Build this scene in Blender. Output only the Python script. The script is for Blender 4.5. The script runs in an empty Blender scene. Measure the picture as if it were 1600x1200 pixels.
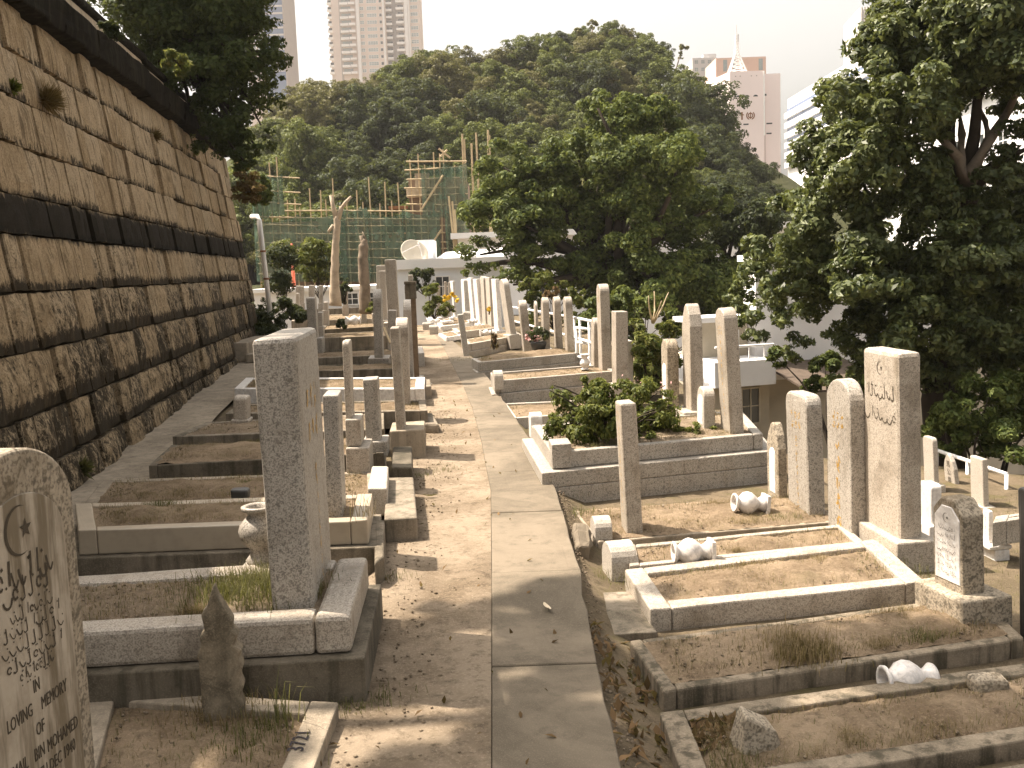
import bpy, bmesh, random, math
import numpy as np
from math import sin, cos, tan, atan, radians, pi, sqrt
from mathutils import Vector as V, Matrix as MX, noise as NZ

random.seed(7)
SC = bpy.context.scene
COL = SC.collection

# ------------------------------------------------------------------ camera
F, H, RO = 1570.0, 1.75, 0.035            # focal length in photo pixels, eye height, roll
TP = atan(181 / F)
f0 = V((0, cos(TP), -sin(TP))); u0 = V((0, sin(TP), cos(TP))); r0 = V((1, 0, 0))
RR = r0 * cos(RO) - u0 * sin(RO); UU = r0 * sin(RO) + u0 * cos(RO)
cam = bpy.data.objects.new('camera', bpy.data.cameras.new('camera')); COL.objects.link(cam)
cam.data.sensor_width = 36; cam.data.lens = 36 * F / 1600
cam.data.clip_start = .05; cam.data.clip_end = 6000
m = MX((RR, UU, -f0)).transposed().to_4x4(); m.translation = (0, 0, H); cam.matrix_world = m
SC.camera = cam

# ------------------------------------------------------------------ light
SUN_AZ, SUN_EL = radians(-68), radians(59)     # the sun stands ahead, a little to the left
W = bpy.data.worlds.new('World'); SC.world = W; W.use_nodes = True
wn = W.node_tree.nodes; wl = W.node_tree.links
sky = wn.new('ShaderNodeTexSky'); sky.sky_type = 'NISHITA'; sky.sun_disc = False
sky.sun_elevation = SUN_EL; sky.sun_rotation = SUN_AZ % (2 * pi); sky.air_density = 1.3; sky.dust_density = 7; sky.ozone_density = 1
hs = wn.new('ShaderNodeHueSaturation'); hs.inputs['Saturation'].default_value = .22
tint = wn.new('ShaderNodeMix'); tint.data_type = 'RGBA'; tint.blend_type = 'MULTIPLY'; tint.inputs[0].default_value = 1
tint.inputs[7].default_value = (1.0, .945, .875, 1)
wl.new(sky.outputs[0], hs.inputs['Color']); wl.new(hs.outputs[0], tint.inputs[6])
wl.new(tint.outputs[2], wn['Background'].inputs[0]); wn['Background'].inputs[1].default_value = .125
sl = bpy.data.lights.new('sun', 'SUN'); sl.energy = 5.0; sl.angle = radians(.55); sl.color = (1, .875, .735)
sun = bpy.data.objects.new('sun', sl); COL.objects.link(sun)
SD = V((sin(SUN_AZ) * cos(SUN_EL), cos(SUN_AZ) * cos(SUN_EL), sin(SUN_EL)))
sun.rotation_euler = (-SD).to_track_quat('-Z', 'Y').to_euler(); sun.location = (0, 0, 40)
SC.view_settings.view_transform = 'Standard'; SC.view_settings.look = 'None'
HAZE = .0003
SC.view_settings.exposure = 1.3; SC.view_settings.gamma = 1; SC.view_settings.use_curve_mapping = False

# ------------------------------------------------------------------ surveying: photo pixel -> place in the world
def ray(px, py): return f0 + RR * ((px - 800) / F) - UU * ((py - 600) / F)
def PZ(px, py, z):
    d = ray(px, py); return V((0, 0, H)) + d * ((z - H) / d.z)
def PD(px, py, y):
    d = ray(px, py); return V((0, 0, H)) + d * (y / d.y)
def zp(y): return 0.0 if y < 9 else min(.35, .35 * (y - 9) / 16)       # the path climbs a little
def PG(px, py, o=0.0):
    z = o
    for i in range(8):
        p = PZ(px, py, z); z = zp(p.y) + o
    return p

# ------------------------------------------------------------------ materials
MAT = {}
class NT:
    def __init__(s, name, rough=.85, spec=.3):
        s.m = bpy.data.materials.new(name); s.m.use_nodes = True; s.t = s.m.node_tree; s.n = s.t.nodes; s.l = s.t.links
        s.b = s.n['Principled BSDF']; s.b.inputs['Roughness'].default_value = rough
        s.b.inputs['Specular IOR Level'].default_value = spec; MAT[name] = s.m
        s.geo = s.n.new('ShaderNodeNewGeometry'); s.pos = s.geo.outputs['Position']
    def set(s, inp, v):
        if hasattr(v, 'links') or isinstance(v, bpy.types.NodeSocket): s.l.new(v, inp)
        elif isinstance(v, (tuple, list)) and len(v) == 3 and inp.type == 'RGBA': inp.default_value = (*v, 1)
        else: inp.default_value = v
    def scale(s, vec, k):
        n = s.n.new('ShaderNodeVectorMath'); n.operation = 'MULTIPLY'; s.set(n.inputs[0], vec); n.inputs[1].default_value = k if isinstance(k, tuple) else (k, k, k); return n.outputs[0]
    def noise(s, k, det=4, rough=.6, vec=None, dist=0):
        n = s.n.new('ShaderNodeTexNoise'); s.set(n.inputs['Vector'], s.scale(vec or s.pos, k)); n.inputs['Scale'].default_value = 1
        n.inputs['Detail'].default_value = det; n.inputs['Roughness'].default_value = rough; n.inputs['Distortion'].default_value = dist; return n.outputs['Fac']
    def vor(s, k, feat='F1', vec=None):
        n = s.n.new('ShaderNodeTexVoronoi'); n.feature = feat; s.set(n.inputs['Vector'], s.scale(vec or s.pos, k)); n.inputs['Scale'].default_value = 1; return n
    def ramp(s, f, a, b, va=0.0, vb=1.0):
        n = s.n.new('ShaderNodeMapRange'); n.interpolation_type = 'SMOOTHSTEP'; s.set(n.inputs[0], f)
        for i, v in zip((1, 2, 3, 4), (a, b, va, vb)): n.inputs[i].default_value = v
        return n.outputs[0]
    def mix(s, f, a, b, mode='MIX'):
        n = s.n.new('ShaderNodeMix'); n.data_type = 'RGBA'; n.blend_type = mode; s.set(n.inputs[0], f); s.set(n.inputs[6], a); s.set(n.inputs[7], b); return n.outputs[2]
    def math(s, op, a, b=0.0):
        n = s.n.new('ShaderNodeMath'); n.operation = op; s.set(n.inputs[0], a); s.set(n.inputs[1], b); return n.outputs[0]
    def attr(s, name):
        n = s.n.new('ShaderNodeAttribute'); n.attribute_name = name; return n
    def out(s, col, bump=None, strength=.4, dist=.01):
        s.set(s.b.inputs['Base Color'], col)
        if bump is not None:
            n = s.n.new('ShaderNodeBump'); n.inputs['Strength'].default_value = strength; n.inputs['Distance'].default_value = dist
            s.set(n.inputs['Height'], bump); s.l.new(n.outputs[0], s.b.inputs['Normal'])
        return s.m

def granite(name, base, dark, spk=.5, stain=.52, rough=.55, spec=.5, k=150):
    t = NT(name, rough, spec)
    sp = t.noise(k, 2, .5); sp2 = t.noise(k * .36, 2, .5)
    c = t.mix(t.ramp(sp, .50, .62), base, dark)
    c = t.mix(t.math('MULTIPLY', t.ramp(sp2, .53, .66), spk), c, tuple(x * .32 for x in base))
    c = t.mix(t.math('MULTIPLY', t.ramp(sp, .44, .36), .5), c, tuple(min(.8, x * 1.35) for x in base))
    st = t.noise(3.1, 5, .65, dist=.4)
    streak = t.noise((9, 9, 1.3), 4, .6)
    c = t.mix(t.math('MULTIPLY', t.ramp(st, .47, .72), stain), c, (.10, .075, .045))
    c = t.mix(t.math('MULTIPLY', t.ramp(streak, .52, .75), stain * .8), c, (.16, .115, .065))
    return t.out(c, t.math('ADD', sp, t.noise(22, 3)), .18, .004)
granite('granite', (.40, .35, .285), (.24, .205, .165))
granite('granite_grey', (.37, .335, .285), (.205, .18, .15), .7, .4)
granite('granite_pale', (.44, .395, .335), (.30, .265, .22), .3, .2)
granite('granite_rough', (.34, .29, .22), (.19, .16, .12), .8, .75, .9, .2, 90)
granite('marble_white', (.70, .665, .62), (.60, .565, .53), .12, .12, .35, .5, 30)
def marble():
    t = NT('marble_vein', .3, .5)
    v = t.noise(16, 6, .7, dist=1.6)
    c = t.mix(t.ramp(v, .46, .56), (.66, .62, .58), (.50, .47, .445))
    c = t.mix(t.ramp(t.noise(50, 4), .55, .75), c, (.52, .46, .38))
    return t.out(c, v, .08, .003)
marble()
def concrete(name, base, dark, moss=0.3, k=1.0):
    t = NT(name, .93, .2)
    a = t.noise(2.2 * k, 6, .7, dist=.5); b = t.noise(24, 5, .7); g = t.noise(130, 3, .7)
    c = t.mix(t.ramp(a, .36, .68), base, dark)
    c = t.mix(t.math('MULTIPLY', t.ramp(b, .5, .75), .5), c, tuple(x * .45 for x in dark))
    c = t.mix(t.math('MULTIPLY', t.ramp(g, .48, .66), .35), c, tuple(min(.8, x * 1.5) for x in base))
    st = t.noise((11, 11, 1.0), 5, .65)
    c = t.mix(t.math('MULTIPLY', t.ramp(st, .46, .64), moss), c, (.035, .032, .02))
    return t.out(c, t.math('ADD', t.math('MULTIPLY', g, .5), b), .35, .008)
concrete('concrete', (.34, .285, .215), (.21, .175, .13), .25)
concrete('concrete_dark', (.16, .135, .10), (.075, .063, .045), .6)
concrete('concrete_mid', (.25, .21, .16), (.13, .11, .08), .5)
concrete('kerb_mouldy', (.25, .205, .15), (.10, .082, .058), .75)
concrete('marker_stone', (.27, .22, .155), (.12, .10, .07), .35, 3)
concrete('plaster', (.52, .44, .33), (.42, .345, .25), .25)
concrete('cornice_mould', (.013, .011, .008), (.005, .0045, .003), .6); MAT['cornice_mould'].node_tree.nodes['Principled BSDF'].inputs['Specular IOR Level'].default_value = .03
def path_mat():
    t = NT('path_concrete', .9, .25)
    a = t.noise(.9, 6, .72, dist=.6); b = t.noise(6, 5, .7); g = t.noise(160, 3, .75)
    c = t.mix(t.ramp(a, .35, .65), (.19, .155, .112), (.098, .08, .056))  # dark base and patches: stains, plus shade on the strip painted in
    c = t.mix(t.math('MULTIPLY', t.ramp(b, .50, .68), .7), c, (.10, .083, .058))
    c = t.mix(t.math('MULTIPLY', t.ramp(g, .50, .68), .4), c, (.27, .225, .17))
    vo = t.vor(1.3, 'DISTANCE_TO_EDGE'); 
    dv = t.noise(5, 4)
    crack = t.ramp(t.math('ADD', vo.outputs['Distance'], t.math('MULTIPLY', dv, .02)), .0105, .016, 1, 0)
    c = t.mix(t.math('MULTIPLY', crack, .12), c, (.07, .055, .04))
    return t.out(c, t.math('ADD', t.math('MULTIPLY', g, .6), b), .3, .006)
path_mat()
def dirt_mat(name, lo, hi, k=1.0, grassy=.25):
    t = NT(name, .97, .1)
    a = t.noise(1.6 * k, 6, .7, dist=.5); b = t.noise(14, 6, .75); g = t.noise(70, 4, .8); p = t.noise(220, 2, .7)
    c = t.mix(t.ramp(a, .35, .66), hi, lo)
    c = t.mix(t.math('MULTIPLY', t.ramp(b, .48, .68), .65), c, tuple(x * .5 for x in lo))
    c = t.mix(t.math('MULTIPLY', t.ramp(g, .50, .68), .5), c, tuple(min(.7, x * 1.45) for x in hi))
    c = t.mix(t.math('MULTIPLY', t.ramp(t.noise(3.4, 5, .7), .52, .66), grassy), c, (.10, .088, .038))
    return t.out(c, t.math('ADD', t.math('ADD', b, g), p), .6, .016)
dirt_mat('soil', (.145, .105, .067), (.27, .205, .138))
dirt_mat('soil_grey', (.17, .13, .09), (.28, .22, .155), 1, .4)
dirt_mat('dirt_path', (.155, .118, .08), (.29, .232, .168), .8, .05)
dirt_mat('earth', (.095, .075, .047), (.17, .132, .088), .6, .6)
dirt_mat('undergrowth', (.030, .034, .014), (.05, .052, .024), .3, .3)
def wall_mat():
    t = NT('wall_stone', .95, .12)
    at = t.attr('var'); v = at.outputs['Fac']
    tc = t.n.new('ShaderNodeTexCoord'); sep = t.n.new('ShaderNodeSeparateXYZ'); t.l.new(tc.outputs['Generated'], sep.inputs[0])
    sp = t.n.new('ShaderNodeSeparateXYZ'); t.l.new(t.pos, sp.inputs[0])
    oi = t.n.new('ShaderNodeObjectInfo')
    a = t.noise(5, 6, .75, dist=.4); b = t.noise((7, 7, 2.2), 6, .75); g = t.noise(60, 4, .75); st = t.noise((16, 16, .7), 5, .6)
    c = t.mix(t.ramp(a, .35, .65), (.40, .305, .19), (.27, .20, .12))
    c = t.mix(t.math('MULTIPLY', t.ramp(oi.outputs['Random'], 0, 1), .4), c, (.50, .41, .29))
    c = t.mix(t.math('MULTIPLY', t.ramp(g, .46, .66), .75), c, (.13, .09, .05))
    # mould that has grown into the joints and over the lower courses
    low = t.ramp(sep.outputs['Z'], .32, .02); m1 = t.noise((13, 13, 8), 7, .78, dist=.3); m2 = t.noise(38, 5, .8)
    hgt = t.ramp(sp.outputs['Z'], 2.9, .8, -.07, .095)
    mo = t.math('ADD', t.math('ADD', t.math('MULTIPLY', m1, .62), t.math('MULTIPLY', m2, .30)), t.math('ADD', t.math('MULTIPLY', low, .17), hgt))
    mo = t.math('ADD', mo, t.math('MULTIPLY', t.ramp(oi.outputs['Random'], .1, 1), .09))
    c = t.mix(t.ramp(mo, .525, .64, 0, .95), c, (.020, .016, .010))
    c = t.mix(t.math('MULTIPLY', t.ramp(st, .50, .66), .7), c, (.075, .053, .030))
    # band of mould along one course
    w = t.math('ADD', sp.outputs['Z'], t.math('MULTIPLY', t.math('SUBTRACT', b, .5), .35))
    band = t.math('MULTIPLY', t.ramp(w, BAND[0] - .06, BAND[0] + .02), t.ramp(w, BAND[1] - .04, BAND[1] + .05, 1, 0))
    c = t.mix(t.math('MULTIPLY', band, .96), c, (.009, .008, .006))
    drip = t.math('MULTIPLY', t.ramp(t.noise((30, 30, .4), 3), .60, .64), t.ramp(sp.outputs['Z'], BAND[1] + .5, BAND[1] + 1.2))
    c = t.mix(t.math('MULTIPLY', drip, .5), c, (.6, .5, .37))
    return t.out(c, t.math('ADD', t.math('MULTIPLY', b, 1.5), g), .55, .02)
def simple(name, col, rough=.7, spec=.3, var=.0, k=8, metal=0, bump=0):
    t = NT(name, rough, spec); t.b.inputs['Metallic'].default_value = metal
    n = t.noise(k, 5, .65)
    c = t.mix(t.math('MULTIPLY', t.ramp(n, .4, .7), var), col, tuple(x * .45 for x in col))
    return t.out(c, n, bump, .005) if bump else t.out(c)
simple('mortar', (.055, .045, .03), .98, .05, .5, 12)
simple('tile_glaze', (.40, .335, .25), .4, .5, .25, 9)
simple('gold_leaf', (.55, .33, .08), .45, .5, .4, 90, .3)
simple('engraved', (.085, .07, .052), .9, .1, .3, 60)
simple('ink', (.05, .045, .05), .9, .1, .5, 60)
simple('white_paint', (.83, .82, .80), .6, .3, .12, 3)
simple('white_wall', (.82, .81, .80), .8, .2, .15, 1.2)
simple('cream_wall', (.52, .46, .36), .85, .2, .3, 1.5)
simple('blue_white_wall', (.76, .79, .83), .8, .2, .12, 1.2)
simple('rail_white', (.80, .79, .77), .35, .5, .1, 10)
simple('tar_roof', (.11, .085, .065), .9, .2, .5, 5)
simple('glass_dark', (.05, .055, .055), .15, .6, .2, 3)
simple('glass_pale', (.33, .37, .37), .25, .5, .3, .4)
simple('glass_blue', (.17, .22, .33), .25, .5, .2, .3)
simple('tower_beige', (.66, .56, .49), .85, .2, .12, .2)
simple('tower_white', (.80, .77, .74), .8, .2, .08, .2)
simple('tower_recess', (.42, .365, .33), .9, .2, .1, .3)  # darker wall colour, carries the painted shade of set-back bays
simple('tower_pink', (.78, .68, .66), .85, .2, .06, .15)
simple('orange_wall', (.66, .47, .39), .85, .2, .1, .3)
simple('grey_block', (.56, .54, .53), .85, .2, .1, .2)
simple('bamboo', (.46, .36, .22), .7, .3, .3, 4)
simple('raw_brick', (.23, .17, .125), .95, .1, .5, 2.0)
simple('bark_grey', (.24, .19, .14), .95, .1, .6, 7, 0, .8)
simple('bark_pale', (.46, .37, .27), .9, .15, .55, 5, 0, .8)
simple('bark_dark', (.045, .036, .027), .95, .1, .5, 7, 0, .8)  # kept near black: the shade on the trunks is painted into the bark
simple('dish_cream', (.60, .54, .44), .6, .3, .1, 3)
simple('red_plastic', (.46, .10, .05), .6, .4, .2, 6)
simple('rust', (.25, .12, .06), .9, .2, .4, 20)
simple('dark_wood', (.16, .115, .075), .9, .15, .5, 14, 0, .4)
simple('dark_stone', (.045, .042, .038), .5, .5, .4, 20)
simple('yellow_petal', (.72, .50, .05), .7, .2, .25, 30)
simple('pink_petal', (.62, .36, .34), .7, .2, .25, 30)
simple('dead_leaf_pale', (.62, .52, .38), .8, .2, .3, 30)
def leafmat(name, a, b, tr=.35, rough=.6, spec=.2):
    t = NT(name, rough, spec); at = t.attr('var')
    big = t.noise(.35, 3)
    c = t.mix(at.outputs['Fac'], a, b)
    c = t.mix(t.ramp(big, .35, .65, 0, .35), c, tuple(x * .6 for x in a))
    t.out(c)
    tl = t.n.new('ShaderNodeBsdfTranslucent'); mx = t.n.new('ShaderNodeMixShader'); mx.inputs[0].default_value = tr
    t.l.new(t.mix(.5, c, (.16, .17, .03)), tl.inputs[0])
    t.l.new(t.b.outputs[0], mx.inputs[1]); t.l.new(tl.outputs[0], mx.inputs[2])
    t.l.new(mx.outputs[0], t.n['Material Output'].inputs[0])
leafmat('leaf_banyan', (.044, .070, .015), (.185, .22, .058))
leafmat('leaf_big', (.038, .058, .016), (.19, .215, .073), .32, .48, .35)
leafmat('leaf_dark', (.018, .028, .009), (.055, .072, .024), .25)
leafmat('leaf_terrace', (.026, .044, .011), (.105, .135, .038), .35)
leafmat('leaf_hill', (.058, .080, .019), (.205, .232, .064))
leafmat('leaf_hill_olive', (.11, .108, .042), (.25, .225, .095))
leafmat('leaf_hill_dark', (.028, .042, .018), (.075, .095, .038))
leafmat('leaf_bush', (.062, .088, .018), (.23, .24, .06), .4, .55, .2)
leafmat('leaf_bright', (.075, .105, .022), (.21, .20, .06), .4)
leafmat('leaf_dry', (.085, .052, .026), (.30, .19, .10), .3, .8, .1)
leafmat('grass_dry', (.13, .092, .046), (.33, .25, .14), .3, .8, .1)
leafmat('grass_green', (.07, .075, .026), (.20, .18, .075), .35)
leafmat('wall_tuft', (.12, .075, .03), (.27, .18, .08), .3, .8, .1)
def netmat():
    t = NT('green_net', .85, .1)
    c = t.mix(t.ramp(t.noise(.9, 5), .35, .65), (.075, .13, .088), (.13, .185, .13))
    t.out(c)
    tr = t.n.new('ShaderNodeBsdfTransparent'); mx = t.n.new('ShaderNodeMixShader')
    t.l.new(t.ramp(t.noise(1.3, 4), .35, .7, .22, .52), mx.inputs[0])
    t.l.new(t.b.outputs[0], mx.inputs[1]); t.l.new(tr.outputs[0], mx.inputs[2]); t.l.new(mx.outputs[0], t.n['Material Output'].inputs[0])
netmat()

# ------------------------------------------------------------------ mesh building
class MB:
    def __init__(s): s.v = []; s.f = []
    def add(s, vs, fs):
        o = len(s.v); s.v += [tuple(p) for p in vs]; s.f += [tuple(o + i for i in f) for f in fs]; return s
    def hexa(s, p):                               # 4 bottom points (anticlockwise), 4 top points
        return s.add(p, [(3, 2, 1, 0), (4, 5, 6, 7), (0, 1, 5, 4), (1, 2, 6, 5), (2, 3, 7, 6), (3, 0, 4, 7)])
    def box(s, x0, x1, y0, y1, z0, z1):
        return s.hexa([(x0, y0, z0), (x1, y0, z0), (x1, y1, z0), (x0, y1, z0), (x0, y0, z1), (x1, y0, z1), (x1, y1, z1), (x0, y1, z1)])
    def poly(s, pts, z0, z1):                     # plan polygon (anticlockwise) extruded in z
        n = len(pts); vs = [(p[0], p[1], z0) for p in pts] + [(p[0], p[1], z1) for p in pts]
        return s.add(vs, [tuple(range(n))[::-1], tuple(range(n, 2 * n))] + [(i, (i + 1) % n, n + (i + 1) % n, n + i) for i in range(n)])
    def prism(s, pr, x0, x1):                     # profile in (y,z), extruded along x
        n = len(pr); vs = [(x0, a, b) for a, b in pr] + [(x1, a, b) for a, b in pr]
        return s.add(vs, [tuple(range(n))[::-1], tuple(range(n, 2 * n))] + [(i, (i + 1) % n, n + (i + 1) % n, n + i) for i in range(n)])
    def tube(s, pts, rad, n=8, cap=True):
        pts = [V(p) for p in pts]; rings = []; up = V((0.13, .31, .94)); o = len(s.v)
        for i, p in enumerate(pts):
            d = (pts[min(i + 1, len(pts) - 1)] - pts[max(i - 1, 0)]).normalized()
            a = d.cross(up)
            if a.length < .05: a = d.cross(V((1, 0, 0)))
            a.normalize(); b = d.cross(a); r = rad[i] if isinstance(rad, (list, tuple)) else rad
            s.v += [tuple(p + (a * cos(2 * pi * k / n) + b * sin(2 * pi * k / n)) * r) for k in range(n)]
        for i in range(len(pts) - 1):
            for k in range(n):
                s.f.append((o + i * n + k, o + i * n + (k + 1) % n, o + (i + 1) * n + (k + 1) % n, o + (i + 1) * n + k))
        if cap: s.f.append(tuple(o + k for k in range(n))[::-1]); s.f.append(tuple(o + (len(pts) - 1) * n + k for k in range(n)))
        return s
    def lathe(s, pr, n=24):
        o = len(s.v)
        for r, z in pr: s.v += [(r * cos(2 * pi * k / n), r * sin(2 * pi * k / n), z) for k in range(n)]
        for i in range(len(pr) - 1):
            for k in range(n): s.f.append((o + i * n + k, o + i * n + (k + 1) % n, o + (i + 1) * n + (k + 1) % n, o + (i + 1) * n + k))
        s.f.append(tuple(o + k for k in range(n))[::-1]); s.f.append(tuple(o + (len(pr) - 1) * n + k for k in range(n)))
        return s
    def mesh(s, name, bevel=0, seg=2, smooth=False, rough=0):
        me = bpy.data.meshes.new(name); me.from_pydata(s.v, [], s.f)
        if bevel or rough:
            bm = bmesh.new(); bm.from_mesh(me); bmesh.ops.recalc_face_normals(bm, faces=bm.faces)
            if rough:
                bmesh.ops.subdivide_edges(bm, edges=[e for e in bm.edges if e.calc_length() > rough * 4], cuts=3, use_grid_fill=True)
                for v in bm.verts:
                    v.co += NZ.noise_vector(v.co * 7 + V((1.3, 2.1, len(s.v)))) * rough
            if bevel:
                bmesh.ops.bevel(bm, geom=[e for e in bm.edges if len(e.link_faces) == 2 and e.calc_face_angle(0) > .5], offset=bevel, segments=seg, profile=.5, affect='EDGES', clamp_overlap=True)
            bm.to_mesh(me); bm.free()
        if smooth: me.polygons.foreach_set('use_smooth', [True] * len(me.polygons))
        me.update(); return me

def mkobj(name, me, mat, parent=None, M=None):
    o = bpy.data.objects.new(name, me); COL.objects.link(o)
    if mat:
        me.materials.clear(); me.materials.append(MAT[mat] if isinstance(mat, str) else mat)
    if parent: o.parent = parent
    if M is not None: o.matrix_local = M
    return o
def tag(o, label=None, cat=None, group=None, kind=None):
    if label: o['label'] = label
    if cat: o['category'] = cat
    if group: o['group'] = group
    if kind: o['kind'] = kind
    return o
def thing(name, label, cat, loc=(0, 0, 0), M=None, group=None):
    o = bpy.data.objects.new(name, None); COL.objects.link(o); o.empty_display_size = .1
    if M is not None: o.matrix_world = M
    else: o.location = loc
    return tag(o, label, cat, group)
def frame(loc, X, Y, Z):
    M = MX((V(X), V(Y), V(Z))).transposed().to_4x4(); M.translation = loc; return M
def axes(deg):
    a = radians(deg); return V((cos(a), sin(a), 0)), V((-sin(a), cos(a), 0))

# ------------------------------------------------------------------ inscriptions
def glyphs(rng, n, w, h, cols=1, wear=.25):
    """weathered carved characters: n rows of short strokes, in the (x right, y up) plane, from the top down"""
    mb = MB(); ch = h / n; cw = w / cols
    for c in range(cols):
        for i in range(n):
            cx = -w / 2 + cw * (c + .5); cy = h / 2 - ch * (i + .5); s = min(cw, ch) * .42
            for k in range(rng.randint(5, 8)):
                if rng.random() < wear: continue
                t = rng.choice((0, 0, pi / 2, pi / 2, .8, -.8)) + rng.uniform(-.12, .12)
                L = s * rng.uniform(.5, 1.0); x = cx + rng.uniform(-.6, .6) * s; y = cy + rng.uniform(-.8, .8) * s; r = s * .15
                dx, dy = cos(t) * L / 2, sin(t) * L / 2; nx, ny = -sin(t) * r, cos(t) * r
                mb.add([(x - dx - nx, y - dy - ny, 0), (x + dx - nx * .5, y + dy - ny * .5, 0), (x + dx + nx * .5, y + dy + ny * .5, 0), (x - dx + nx, y - dy + ny, 0)], [(0, 1, 2, 3)])
    return mb
def script_line(rng, w, h, n=6):
    """a line of weathered flowing right-to-left script as thin curved strokes with dots"""
    mb = MB()
    def stroke(pts, r):
        for (a, b) in zip(pts, pts[1:]):
            d = V((b[0] - a[0], b[1] - a[1])); L = d.length or 1e-5; nx, ny = -d.y / L * r, d.x / L * r
            mb.add([(a[0] - nx, a[1] - ny, 0), (b[0] - nx, b[1] - ny, 0), (b[0] + nx, b[1] + ny, 0), (a[0] + nx, a[1] + ny, 0)], [(0, 1, 2, 3)])
    r = h * .035
    for i in range(n):
        x = -w / 2 + w * (i + .5) / n; cw = w / n
        kind = rng.choice('sbltcs')
        if kind == 's': pts = [(x + cw * .4 - cw * .9 * t, -h * .1 - h * .28 * sin(pi * t) + h * .25 * t) for t in [k / 7 for k in range(8)]]
        elif kind == 'b': pts = [(x + cw * .55 * cos(a), -h * .05 + h * .3 * sin(a)) for a in [pi * 1.05 + pi * .95 * k / 7 for k in range(8)]]
        elif kind == 'l': pts = [(x + cw * .1 * t, h * .5 - h * .75 * t) for t in (0, .5, 1)] + [(x - cw * .25, -h * .32), (x - cw * .45, -h * .2)]
        elif kind == 't': pts = [(x + cw * (.3 - .1 * t), h * .45 - h * .6 * t) for t in (0, .5, 1)]
        else: pts = [(x + cw * .3 * cos(a), h * .18 * sin(a)) for a in [k * .8 for k in range(8)]]
        stroke(pts, r * rng.uniform(.8, 1.4))
        for k in range(rng.randint(0, 2)):
            dx, dy = x + rng.uniform(-.3, .3) * cw, rng.choice((.3, -.45)) * h; stroke([(dx, dy), (dx + r * 2.4, dy + r)], r * 1.2)
    return mb
def moon_star(s, tilt=0.0):
    mb = MB(); n = 14
    # crescent opening to the right
    o = [(cos(a) * s, sin(a) * s) for a in [radians(62 + 236 * k / n) for k in range(n + 1)]]
    i_ = [(.115 * s + cos(a) * s * .925, sin(a) * s * .935) for a in [radians(82 + 196 * k / n) for k in range(n + 1)]]
    for k in range(n): mb.add([(*o[k], 0), (*o[k + 1], 0), (*i_[k + 1], 0), (*i_[k], 0)], [(0, 1, 2, 3)])
    c = (.42 * s, 0); st = [(c[0] + cos(pi / 2 + k * pi / 5) * s * (.42 if k % 2 == 0 else .17), c[1] + sin(pi / 2 + k * pi / 5) * s * (.42 if k % 2 == 0 else .17)) for k in range(10)]
    mb.add([(*c, 0)] + [(*p, 0) for p in st], [(0, 1 + k, 1 + (k + 1) % 10) for k in range(10)])
    return mb
def textmesh(body, size, align='CENTER'):
    cu = bpy.data.curves.new('text', 'FONT'); cu.body = body; cu.size = size; cu.align_x = align; cu.resolution_u = 2; cu.extrude = .0004
    o = bpy.data.objects.new('text', cu); COL.objects.link(o)
    dg = bpy.context.evaluated_depsgraph_get(); me = bpy.data.meshes.new_from_object(o.evaluated_get(dg))
    bpy.data.objects.remove(o); return me

# ------------------------------------------------------------------ leaves
def leaf_mesh(name, pos, nrm, size, seed, asp=.5, hang=0.0, jitter=.55, upright=None):
    rg = np.random.default_rng(seed); n = len(pos)
    nrm = nrm / (np.linalg.norm(nrm, axis=1, keepdims=True) + 1e-6)
    a = rg.normal(size=(n, 3)); a[:, 2] -= hang
    if upright is not None: a = a * .5 + upright
    a -= nrm * np.sum(a * nrm, axis=1, keepdims=True); a /= (np.linalg.norm(a, axis=1, keepdims=True) + 1e-6)
    b = np.cross(nrm, a); L = (size * (1 + jitter * rg.uniform(-1, 1, n)))[:, None]
    p0 = pos - a * L * .5; p2 = pos + a * L * .5 - nrm * L * .12
    p1 = pos + b * L * asp * .5 + nrm * L * .06; p3 = pos - b * L * asp * .5 + nrm * L * .06
    vs = np.stack([p0, p1, p2, p3], 1).reshape(-1, 3).astype(np.float32)
    me = bpy.data.meshes.new(name); me.vertices.add(4 * n); me.vertices.foreach_set('co', vs.ravel())
    me.loops.add(4 * n); me.loops.foreach_set('vertex_index', np.arange(4 * n, dtype=np.int32))
    me.polygons.add(n); me.polygons.foreach_set('loop_start', np.arange(0, 4 * n, 4, dtype=np.int32))
    at = me.attributes.new('var', 'FLOAT', 'FACE'); at.data.foreach_set('value', (rg.uniform(0, 1, n) ** 1.4).astype(np.float32))
    me.update(calc_edges=True); return me
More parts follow.
